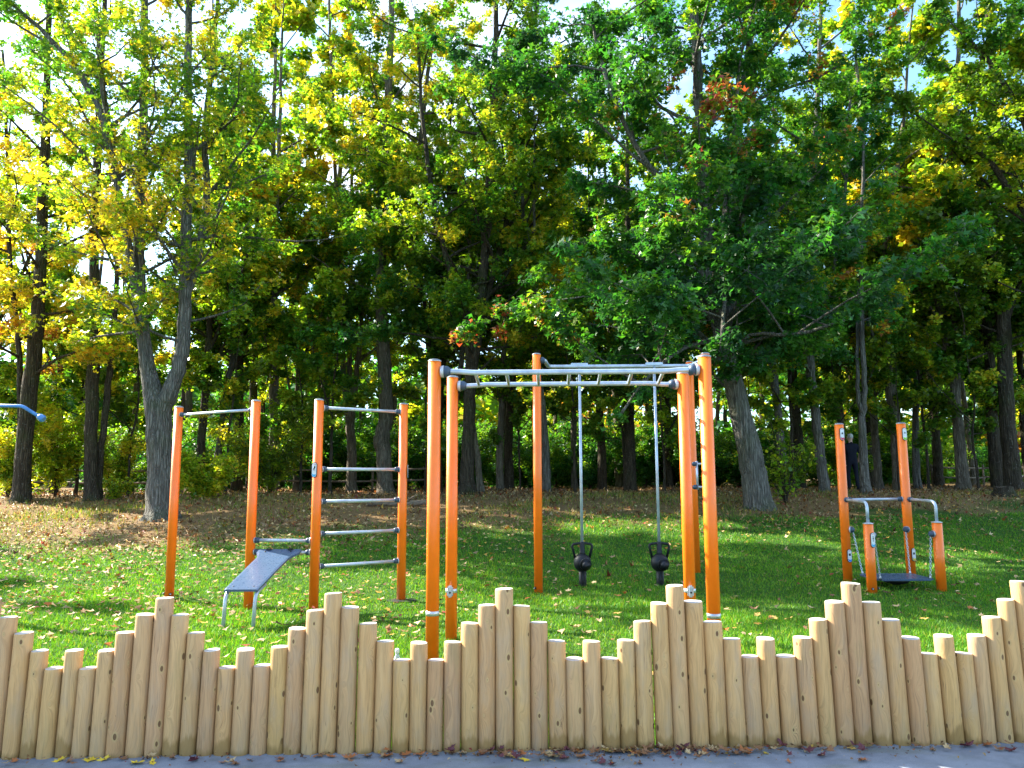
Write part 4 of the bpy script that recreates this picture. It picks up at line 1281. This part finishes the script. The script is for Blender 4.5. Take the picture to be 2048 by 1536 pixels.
LIME = [('mgreen', .8), ('ygreen', 2.5), ('lime', 5), ('yellow', 2)]
OCH = [('olive', 3), ('ygreen', 3), ('lime', 1.8), ('yellow', 1.4)]
SHB = [('dkgreen', 3), ('green', 3), ('mgreen', 2), ('ygreen', .8)]
def put_shrub(me, px, Y, label, sc=1.0, rz=0.0, group=None, name='shrub', bark='bark_dark'):
    p = base_at(px, Y)
    return plant(name, me, (p.x, p.y, p.z + .02), label, 'shrub', group, bark, rz, sc, ('stems', 'foliage'))
big_l = shrub(61, 1.8, 4.2, LIME, 9000, .11, 14)
put_shrub(big_l, 110, 23.5, 'tall bright lime shrub between two dark trunks below the yellow leaves')
put_shrub(big_l, 15, 21.8, 'bright lime shrub at the foot of the yellow tree', .8, 1.1)
put_shrub(big_l, 225, 23.8, 'bright lime shrub right of the twin dark stems', .75, 2.3)
put_shrub(shrub(62, 1.0, 1.5, LIME, 4200, .10, 12), 405, 21.0, 'low sunlit lime green bush beside the big maple')
put_shrub(shrub(63, 2.3, 3.6, OCH, 15000, .085, 18), 540, 25.0, 'wide arching olive yellow bush behind the pull-up bar')
put_shrub(shrub(64, .95, 2.7, [('mgreen', 2), ('ygreen', 3), ('lime', 2)], 700, .12, 16), 1572, 19.6, 'sparse twiggy bush with few pale leaves beside the leaning trunk')
put_shrub(shrub(65, .55, .9, LIME, 900, .09, 8), 230, 21.6, 'small sunlit seedling bush at the foot of the twin stems')
sh_d = shrub(66, 1.9, 3.0, SHB, 9000, .11, 14)
sh_e = shrub(67, 1.5, 2.2, [('green', 3), ('mgreen', 3), ('ygreen', 2), ('lime', 1)], 6000, .10, 12)
rng = random.Random(21)
for px, Y, k in [(250, 27, 0), (300, 30, 0), (330, 26, 1), (620, 29, 0), (660, 33, 0), (590, 31, 0), (840, 33, 0), (890, 36, 0), (985, 35, 1), (1060, 34, 0), (1130, 38, 0), (1180, 31, 0), (1240, 34, 0), (1290, 32, 0), (1330, 37, 1), (1390, 31, 0), (1440, 34, 0), (1530, 30, 0), (1590, 28, 1), (1640, 34, 0), (1700, 30, 1), (1770, 36, 0), (1850, 33, 1), (1800, 40, 0), (1960, 36, 0), (2030, 38, 1), (60, 29, 1), (-10, 25, 1), (170, 33, 0), (460, 34, 0), (520, 38, 0), (760, 36, 0), (720, 31, 0), (800, 30, 0), (810, 38, 0), (870, 33, 0), (930, 31, 0), (950, 38, 0), (1010, 33, 0), (1030, 39, 0), (1090, 31, 0), (1110, 35, 0), (1160, 34, 0), (1220, 39, 0), (1270, 36, 0), (1350, 33, 0), (1420, 38, 0), (1480, 31, 0), (1560, 34, 0), (400, 31, 0), (440, 29, 0), (280, 35, 0), (560, 35, 0), (650, 37, 0), (1680, 37, 0), (1740, 33, 0)]:
    put_shrub((sh_d, sh_e)[k], px, Y, ('dark green shaded shrub ', 'lighter green shrub ')[k] + near_what(px, Y), rng.uniform(.8, 1.25), rng.uniform(0, 6.28), 'shrubs under the trees', 'woodland_shrub')

# far wood that closes the view: one mass
rg = np.random.default_rng(77)
nc = 340
cx = rg.uniform(-62, 62, nc); cyy = rg.uniform(42, 62, nc)
hz = np.where(rg.random(nc) < .62, rg.uniform(1.0, 3.5, nc), rg.uniform(3.5, 8.0, nc) + 2.5 * (cx > 5))
nl = 110000
ci = rg.integers(0, nc, nl)
d = unit(rg.normal(0, 1, (nl, 3))) * (rg.uniform(0, 1, (nl, 1)) ** .45)
C = np.stack([cx[ci], cyy[ci], hz[ci] + 1.2], -1) + d * np.array([4.2, 3.2, 2.2])
C[:, 2] = np.maximum(C[:, 2], 1.25)
far_col = pick_colors(rg, C, ci, nc, MIX, 5, .2)
far_me = leaf_mesh(rg, 'far_wood', C, unit(rg.normal(0, .6, (nl, 3)) + np.array([0, 0, .8])), .6 * rg.uniform(.6, 1.2, nl), far_col, LEAF4)
tag(link('far_wood', far_me, M['leaf']), 'distant mass of woodland foliage closing the view', 'woodland', kind='stuff')
tp = []
for k in range(90):
    x, y = rg.uniform(-50, 50), rg.uniform(40, 58); z = gzf(x, y) - .1
    tp.append((np.array([[x, y, z], [x + rg.normal(0, .2), y, z + 4], [x + rg.normal(0, .5), y, z + 13]]), np.array([.2, .15, .06]) * rg.uniform(.6, 1.5)))
v, q = tubes(tp, 7)
tag(link('far_trunks', np_mesh('far_trunks', v, q.ravel(), np.arange(len(q)) * 4, 4, smooth=True), M['bark_dark']), 'distant trunks standing in the far wood', 'woodland', kind='stuff')

# ------------------------------------------------------------------ lawn grass (uncountable)
def lawn_mask(x, y):
    """1 on the lawn, fading to 0 in the litter under the trees"""
    e = 16.5 + .2 * x + 1.2 * np.sin(x * .5 + 1.0) * .6
    return 1 - ss((y - e + 1.6) / 3.2)
rg = np.random.default_rng(3)
nb = 400000
u = rg.uniform(0, 1, nb)
y = 4.72 * (17.6 / 4.72) ** (u ** .92)
x = rg.uniform(-1, 1, nb) * (.72 * y + .8)
y = np.maximum(y, FY0 + FSL * (x - FX0) + .06 + rg.uniform(0, .1, nb))
cl_ = .5 + .5 * vnoise(np.stack([x, y, 0 * x], -1), 8, 2.3)
keep = rg.uniform(0, 1, nb) < lawn_mask(x, y) * (.55 + .45 * cl_) + .02
x, y, cl_ = x[keep], y[keep], cl_[keep]
nb = len(x)
z = gz(x, y)
hgt = rg.uniform(.025, .062, nb) * (.75 + .5 * cl_) * (1 + .2 * ss((y - 12) / 6))
wd = (.0022 + .00042 * y) * rg.uniform(.7, 1.3, nb)
az = rg.uniform(0, 6.28, nb); ln = rg.uniform(.15, .9, nb)
dx, dy = np.cos(az), np.sin(az)
saz = rg.uniform(0, 6.28, nb)
V = np.empty((nb, 3, 3))
V[:, 0] = np.stack([x - np.cos(saz) * wd, y - np.sin(saz) * wd, z - .004], -1)
V[:, 1] = np.stack([x + np.cos(saz) * wd, y + np.sin(saz) * wd, z - .004], -1)
V[:, 2] = np.stack([x + dx * hgt * ln, y + dy * hgt * ln, z + hgt * (1 - .35 * ln)], -1)
gc = np.array([(.07, .22, .012), (.10, .27, .014), (.15, .30, .02), (.045, .165, .012), (.21, .31, .03), (.28, .28, .06)])
gi = rg.choice(6, nb, p=[.27, .26, .17, .17, .09, .04])
colr = gc[gi] * rg.uniform(.75, 1.25, (nb, 1)) * (.85 + .3 * cl_[:, None])
tag(link('lawn_grass', np_mesh('lawn_grass', V.reshape(-1, 3), np.arange(nb * 3), np.arange(nb) * 3, 3, colr), M['grass']), 'short mown green grass of the lawn', 'grass', kind='stuff')

# rough grass and weeds along the wood edge
nb = 42000
x = rg.uniform(-17, 19, nb); y = rg.normal(19.6, 1.7, nb) + .12 * x
k_ = rg.uniform(0, 1, nb) < np.clip(.25 + .9 * vnoise(np.stack([x, y, 0 * x], -1), 31, 1.4), .04, 1)
x, y = x[k_], y[k_]; nb = len(x); z = gz(x, y)
hgt = rg.uniform(.04, .15, nb); wd = rg.uniform(.005, .011, nb); az = rg.uniform(0, 6.28, nb); saz = rg.uniform(0, 6.28, nb); ln = rg.uniform(.1, .8, nb)
V = np.empty((nb, 3, 3))
V[:, 0] = np.stack([x - np.cos(saz) * wd, y - np.sin(saz) * wd, z], -1)
V[:, 1] = np.stack([x + np.cos(saz) * wd, y + np.sin(saz) * wd, z], -1)
V[:, 2] = np.stack([x + np.cos(az) * hgt * ln, y + np.sin(az) * hgt * ln, z + hgt], -1)
gc = np.array([(.10, .20, .02), (.20, .24, .03), (.34, .26, .09), (.42, .33, .14)])
colr = gc[rg.choice(4, nb, p=[.45, .33, .14, .08])] * rg.uniform(.7, 1.3, (nb, 1))
tag(link('rough_grass', np_mesh('rough_grass', V.reshape(-1, 3), np.arange(nb * 3), np.arange(nb) * 3, 3, colr), M['grass']), 'rough straw coloured grass along the edge of the wood', 'grass', kind='stuff')

# ------------------------------------------------------------------ fallen leaves
LC = np.array([(.40, .27, .14), (.30, .17, .075), (.50, .36, .16), (.19, .095, .045), (.55, .33, .06), (.45, .15, .035), (.62, .46, .25), (.12, .055, .03), (.30, .06, .04)])
LP = [.21, .19, .15, .12, .09, .08, .08, .05, .03]
def litter(name, n, x, y, size, tpl, tilt, lift, label, seed):
    rg = np.random.default_rng(seed)
    z = gz(x, y) + lift
    Nn = unit(rg.normal(0, tilt, (n, 3)) + np.array([0, 0, 1.0]))
    colr = LC[rg.choice(len(LC), n, p=LP)] * rg.uniform(.55, 1.1, (n, 1))
    t = tpl.copy()
    me = leaf_mesh(rg, name, np.stack([x, y, z], -1), Nn, size, np.clip(colr, 0, .8), t)
    tag(link(name, me, M['litter']), label, 'leaf litter', kind='stuff')
rg = np.random.default_rng(14)
n = 26000                                                      # wood floor and lawn edge
y = 10 + 22 * rg.uniform(0, 1, n) ** .8; x = rg.uniform(-1, 1, n) * (.72 * y + 1)
k_ = rg.uniform(0, 1, n) < np.clip(1.04 - lawn_mask(x, y + 1.2), .02, 1)
x, y = x[k_], y[k_]; n = len(x)
litter('leaf_litter', n, x, y, .075 * rg.uniform(.6, 1.3, n), np.column_stack([LEAF6[:, 0], LEAF6[:, 1], [.0, .05, .3, .1, .3, .05]]), .35, rg.uniform(.01, .05, n), 'brown and tan fallen leaves carpeting the wood floor', 15)
n = 11000                                                      # strewn over the lawn
y = 6.6 + 10.5 * rg.uniform(0, 1, n) ** .75; x = rg.uniform(-1, 1, n) * (.72 * y + .5)
den = np.clip(.16 + .75 * ss((-x - 1.0) / 6) * ss((y - 7) / 4) + .5 * ss((y - 11) / 5) + .25 * vnoise(np.stack([x, y, 0 * x], -1), 55, .9), .05, 1)
den *= np.where(x > 1, .4, .85)
k_ = rg.uniform(0, 1, n) < den
x, y = x[k_], y[k_]; n = len(x)
litter('lawn_leaves', n, x, y, .068 * rg.uniform(.55, 1.35, n), np.column_stack([LEAF7[:, 0], LEAF7[:, 1], np.abs(LEAF7[:, 0]) * .2]), .22, rg.uniform(.035, .055, n), 'dry fallen leaves strewn over the lawn', 16)
n = 900                                                        # small fragments at the foot of the logs
x = rg.uniform(-3.6, 3.8, n); w_ = rg.exponential(.07, n)
x = np.where(rg.random(n) < .6, rg.normal(.75, .75, n), x)
y = FY0 + FSL * (x - FX0) - .06 - w_
z_ = np.full(n, .0)
rgl = np.random.default_rng(4)
me = leaf_mesh(rgl, 'leaf_crumbs', np.stack([x, y, .012 + .02 * rgl.random(n)], -1), unit(rgl.normal(0, .4, (n, 3)) + np.array([0, 0, 1])), .019 * rgl.uniform(.4, 1.4, n), LC[rgl.choice(len(LC), n, p=[.1, .2, .05, .25, .05, .1, .03, .17, .05])] * .8, LEAF4)
tag(link('leaf_crumbs', me, M['litter']), 'small broken leaf crumbs along the foot of the log fence', 'leaf litter', kind='stuff')

# single leaves that can be told apart
def leaf_proto(name, col, seed, curl=.25):
    rg = random.Random(seed)
    m, nt, b, out = mat_new('leaf_' + name)
    tc = N(nt, 'ShaderNodeTexCoord')
    n1 = noise(nt, tc.outputs['Object'], 14, 5, .7)
    c2 = tuple(c * .5 for c in col)
    base = ramp(nt, n1, [(.32, c2), (.55, col), (.8, tuple(min(.9, c * 1.25) for c in col))])
    nt.links.new(base, b.inputs['Base Color'])
    b.inputs['Roughness'].default_value = .55
    vs = [Vector((x, y, abs(x) * curl + .12 * rg.uniform(-1, 1) + .25 * curl * max(0, y) ** 2)) for x, y, _ in LEAF11]
    cen = Vector((0, 0, -.02)); stalk = Vector((.03, -.72, .1))
    bm = bmesh.new()
    V_ = [bm.verts.new(v) for v in vs]; c_ = bm.verts.new(cen)
    for k in range(len(V_)): bm.faces.new((V_[k], V_[(k + 1) % len(V_)], c_))
    add_tube(bm, [vs[7], stalk, stalk + Vector((.06, -.3, .04))], [.018, .014, .014], 3)
    me = bpy.data.meshes.new('fallen_leaf'); bm.to_mesh(me); bm.free()
    me.materials.append(m)
    return me
LEAFKIND = {
    'yellow': [leaf_proto('yellow', (.72, .50, .03), 1, .12), 'bright yellow maple leaf'],
    'tan': [leaf_proto('tan', (.52, .36, .18), 2, .35), 'pale tan dry maple leaf'],
    'brown': [leaf_proto('brown', (.26, .12, .05), 3, .4), 'curled brown maple leaf'],
    'rust': [leaf_proto('rust', (.42, .14, .04), 4, .3), 'rust orange maple leaf'],
    'maroon': [leaf_proto('maroon', (.12, .022, .03), 5, .35), 'dark maroon maple leaf'],
    'gold': [leaf_proto('gold', (.62, .38, .09), 6, .25), 'golden maple leaf'],
}
def drop_leaf(kind, x, y, z, s, where, group, rg):
    me, lb = LEAFKIND[kind]
    o = bpy.data.objects.new('fallen_leaf', me); COL.objects.link(o)
    o.location = (x, y, z + s * .12); o.scale = (s, s * rg.uniform(.85, 1.1), s * rg.uniform(.7, 1.3))
    o.rotation_euler = (rg.uniform(-.3, .3), rg.uniform(-.3, .3), rg.uniform(0, 6.28))
    tag(o, lb + ' ' + where, 'leaf', lb.split()[0] + ' ' + lb.split()[1] + ' leaves ' + where)
rg = random.Random(31)
PV = 'on the grey pavement below the log fence'
def on_pave(px, py):                                            # measured in the photograph, on the level pavement
    v = CAM_M.to_3x3() @ Vector(((px - 1024) / 1500, -(py - 768) / 1500, -1))
    t = -1.6 / v.z
    return v.x * t, v.y * t
for kind, px, py, s in [('yellow', 127, 1519, .05), ('yellow', 180, 1524, .055), ('yellow', 208, 1522, .05), ('yellow', 275, 1530, .055), ('yellow', 305, 1529, .045), ('maroon', 388, 1526, .055), ('brown', 245, 1522, .04), ('rust', 35, 1522, .04), ('brown', 140, 1526, .035),
                        ('rust', 445, 1529, .035), ('brown', 470, 1532, .04), ('brown', 345, 1520, .035), ('brown', 500, 1524, .03), ('rust', 560, 1526, .035), ('brown', 640, 1516, .04), ('rust', 662, 1517, .045), ('rust', 700, 1519, .055), ('brown', 735, 1518, .05), ('tan', 766, 1518, .035), ('tan', 800, 1529, .05),
                        ('rust', 815, 1502, .055), ('rust', 843, 1505, .05), ('brown', 870, 1512, .04), ('brown', 905, 1508, .05), ('tan', 925, 1510, .05), ('rust', 968, 1508, .055), ('brown', 1000, 1512, .05), ('gold', 1025, 1517, .055), ('yellow', 1050, 1524, .045), ('rust', 1100, 1516, .05), ('tan', 1104, 1518, .06), ('brown', 1125, 1518, .05),
                        ('rust', 1165, 1518, .05), ('gold', 1215, 1508, .06), ('tan', 1235, 1505, .05), ('gold', 1250, 1500, .05), ('brown', 1280, 1512, .045), ('maroon', 1330, 1506, .05), ('maroon', 1360, 1500, .055), ('brown', 1385, 1495, .055), ('tan', 1425, 1500, .055), ('rust', 1410, 1508, .045), ('rust', 1490, 1510, .065), ('brown', 1470, 1512, .05), ('yellow', 1532, 1510, .03),
                        ('maroon', 1205, 1530, .045), ('maroon', 1225, 1533, .04), ('rust', 1280, 1531, .03), ('gold', 1703, 1501, .04), ('rust', 1725, 1525, .05), ('maroon', 1645, 1516, .04), ('maroon', 1935, 1497, .06), ('rust', 1970, 1492, .055), ('brown', 1890, 1497, .035), ('maroon', 2022, 1505, .05), ('brown', 1865, 1504, .03), ('rust', 1578, 1528, .035)]:
    x, y = on_pave(px, min(py, 1534)); y = min(y, fence_y(x) - .085)
    drop_leaf(kind, x, y, .008, s * rg.uniform(.9, 1.05), PV, None, rg)
for k in range(100):
    x = rg.gauss(.85, .62) if rg.random() < .75 else rg.uniform(-3.2, 3.3); y = fence_y(x) - .07 - abs(rg.gauss(0, .07))
    drop_leaf(rg.choice(['brown', 'brown', 'maroon', 'rust', 'brown', 'tan']), x, y, .008 + rg.uniform(0, .025), rg.uniform(.026, .05), PV, None, rg)
GV = 'on the mown lawn beyond the log fence'
for k in range(145):
    y = 5.3 + 5.2 * rg.random() ** .9; x = rg.uniform(-.66, .66) * y
    kind = rg.choice(['tan', 'tan', 'brown', 'gold', 'tan', 'rust', 'brown', 'gold'])
    if k % 23 == 0: kind = 'yellow'
    drop_leaf(kind, x, y, gzf(x, y) + .032, rg.uniform(.042, .078), GV, None, rg)
x, y = 5.08, 10.42
o_ = drop_leaf('maroon', x, y, .04, .11, GV, None, rg)

# ------------------------------------------------------------------ fallen log, stump, rail fence
lg = empty('fallen_log', (-2.95, 19.3, gzf(-2.95, 19.3) + .07)); tag(lg, 'brown fallen log lying in the leaf litter behind the wall bars', 'log')
bm = bmesh.new()
rr = random.Random(8)
add_tube(bm, [(-.75 + k * .19, .03 * math.sin(k * 1.3), .02 * math.sin(k)) for k in range(9)], [.075 + rr.uniform(-.012, .012) for k in range(9)], 10)
bm_obj('log_body', bm, M['deadwood'], lg)
bm = bmesh.new(); add_tube(bm, [(.25, 0, .04), (.42, -.1, .16), (.5, -.16, .2)], [.03, .02, .012], 7); bm_obj('branch_stub', bm, M['deadwood'], lg)

p = base_at(2010, 21.0)
stp = empty('tree_stump', (p.x, p.y, p.z)); tag(stp, 'low grey tree stump on the grass beside the woodland path', 'stump')
bm = bmesh.new()
rings = []
for z, r0, am in ((-.05, .42, .09), (.06, .32, .06), (.2, .25, .03), (.31, .24, .02)):
    rings.append([bm.verts.new((math.cos(a) * r0 * (1 + am * 2 * math.sin(5 * a + 1)), math.sin(a) * r0 * (1 + am * 2 * math.sin(5 * a + 1)), z + (.02 * math.sin(3 * a) if z > .3 else 0))) for a in [k * math.pi / 12 for k in range(24)]])
for a, b_ in zip(rings, rings[1:]):
    for k in range(24): bm.faces.new((a[k], a[(k + 1) % 24], b_[(k + 1) % 24], b_[k]))
bm_obj('stump_side', bm, M['bark_dark'], stp)
bm = bmesh.new(); bm.faces.new([bm.verts.new((math.cos(k * math.pi / 12) * .23, math.sin(k * math.pi / 12) * .23, .308 + .015 * math.sin(k * math.pi / 4))) for k in range(24)])
bm_obj('sawn_top', bm, M['deadwood'], stp)

def rail_fence(x0, x1, Y, label, hz=(.42, .82)):
    f = empty('rail_fence', (x0, Y, gzf(x0, Y))); tag(f, label, 'fence')
    n = max(2, int(round((x1 - x0) / 2.2)))
    rr = random.Random(int(x0 * 10))
    P = []
    for k in range(n + 1):
        x = x0 + (x1 - x0) * k / n; y = Y + rr.uniform(-.1, .1); z = gzf(x, y)
        P.append(Vector((x - x0, y - Y, z - f.location.z)))
        bm = bmesh.new(); add_tube(bm, [P[-1] - Vector((0, 0, .1)), P[-1] + Vector((rr.uniform(-.03, .03), 0, hz[1] + .14))], [.05, .042], 8); bm_obj('fence_post', bm, M['deadwood'], f)
    for k in range(n):
        for h in hz:
            bm = bmesh.new(); add_tube(bm, [P[k] + Vector((-.06, -.05, h + rr.uniform(-.03, .03))), (P[k] + P[k + 1]) / 2 + Vector((0, -.05, h - .02)), P[k + 1] + Vector((.06, -.05, h + rr.uniform(-.03, .03)))], [.036, .038, .034], 7); bm_obj('fence_rail', bm, M['deadwood'], f)
rail_fence(-17.5, -11.0, 25.2, 'rustic wooden rail fence behind the twin dark stems')
rail_fence(-9.6, -3.0, 28.0, 'rustic wooden rail fence behind the olive bush and bulging trunk')
rail_fence(17.5, 26.0, 31.5, 'rustic wooden rail fence beyond the woodland path')

# ------------------------------------------------------------------ person walking away under the trees
def person():
    p = base_at(1708, 23.6)
    root = empty('person', (p.x, p.y, p.z + .045), R(-8)); tag(root, 'grey haired person in dark clothes walking away under the trees', 'person')
    J = {  # joint: (x, y, z, rx, ry)
        'pelvis': (0, 0, .95, .155, .12), 'waist': (0, 0, 1.08, .15, .115), 'chest': (0, .01, 1.30, .175, .125), 'neck0': (0, .0, 1.47, .075, .07), 'neck': (0, .02, 1.53, .055, .058), 'head0': (0, .03, 1.60, .075, .09), 'head1': (0, .035, 1.69, .078, .098), 'head2': (0, .03, 1.755, .05, .06),
        'hipL': (-.10, 0, .88, .095, .10), 'kneeL': (-.11, .06, .50, .062, .068), 'ankL': (-.11, -.02, .10, .042, .05), 'toeL': (-.12, .13, .03, .042, .03),
        'hipR': (.10, 0, .88, .095, .10), 'kneeR': (.11, -.01, .49, .062, .068), 'ankR': (.11, -.14, .12, .042, .05), 'toeR': (.12, .0, .035, .042, .03),
        'shL': (-.19, 0, 1.41, .07, .07), 'elL': (-.285, -.04, 1.14, .047, .05), 'wrL': (-.315, .03, .90, .032, .036), 'haL': (-.32, .05, .82, .036, .024), 'fiL': (-.315, .065, .73, .020, .015), 'thL': (-.29, .085, .79, .013, .013),
        'shR': (.19, 0, 1.41, .07, .07), 'elR': (.25, -.05, 1.13, .047, .05), 'wrR': (.22, .10, .93, .03, .034), 'haR': (.20, .15, .88, .034, .022), 'fiR': (.18, .19, .81, .018, .014), 'thR': (.18, .17, .87, .012, .012)}
    E_ = [('pelvis', 'waist'), ('waist', 'chest'), ('chest', 'neck0'), ('neck0', 'neck'), ('neck', 'head0'), ('head0', 'head1'), ('head1', 'head2')]
    for s in 'LR': E_ += [('pelvis', 'hip' + s), ('hip' + s, 'knee' + s), ('knee' + s, 'ank' + s), ('ank' + s, 'toe' + s), ('chest', 'sh' + s), ('sh' + s, 'el' + s), ('el' + s, 'wr' + s), ('wr' + s, 'ha' + s), ('ha' + s, 'fi' + s), ('ha' + s, 'th' + s)]
    ks = list(J); ix = {k: i for i, k in enumerate(ks)}
    me = bpy.data.meshes.new('body')
    me.from_pydata([J[k][:3] for k in ks], [(ix[a], ix[b_]) for a, b_ in E_], [])
    o = bpy.data.objects.new('body', me); COL.objects.link(o)
    md = o.modifiers.new('skin', 'SKIN'); md.use_smooth_shade = True
    for k in ks:
        sv = me.skin_vertices[0].data[ix[k]]; sv.radius = (J[k][3], J[k][4]); sv.use_root = k == 'pelvis'
    sb = o.modifiers.new('sub', 'SUBSURF'); sb.levels = 2; sb.render_levels = 2
    dg = bpy.context.evaluated_depsgraph_get()
    em = bpy.data.meshes.new_from_object(o.evaluated_get(dg))
    bpy.data.objects.remove(o)
    em.name = 'body'
    for mname in ('skin', 'navy', 'shoe'): em.materials.append(M[mname])
    for f in em.polygons:
        c = f.center
        arm = abs(c.x) > .17 and c.z < 1.17 and c.z > .68 and not (abs(c.x) < .2 and c.z < .78)
        f.material_index = 0 if (c.z > 1.50 or (arm and abs(c.x) > .165)) else (2 if c.z < .085 else 1)
        f.use_smooth = True
    b_ = link('body', em, None, root)
    bm = bmesh.new()
    bmesh.ops.create_icosphere(bm, subdivisions=3, radius=1, matrix=Matrix.Translation((0, .012, 1.70)) @ Matrix.Diagonal((.092, .108, .10, 1)))
    rr = random.Random(1)
    kill = [v for v in bm.verts if v.co.z < 1.655 - .35 * (v.co.y - .012) * -1 or (v.co.y > .075 and v.co.z < 1.74)]
    bmesh.ops.delete(bm, geom=kill, context='VERTS')
    for v in bm.verts: v.co += Vector((rr.uniform(-1, 1), rr.uniform(-1, 1), rr.uniform(-1, 1))) * .005
    bm_obj('hair', bm, M['hair'], root, True)
    for s in (-1, 1):
        bm = bmesh.new(); bmesh.ops.create_icosphere(bm, subdivisions=2, radius=1, matrix=Matrix.Translation((s * .084, .03, 1.655)) @ Matrix.Diagonal((.014, .022, .034, 1))); bm_obj('ear', bm, M['skin'], root, True)
    bm = bmesh.new(); add_tube(bm, [(0, -.058, 1.515), (-.058, .01, 1.505), (0, .075, 1.495), (.062, .01, 1.505), (0, -.058, 1.515)], .018, 8); bm_obj('collar', bm, M['navy'], root)
person()
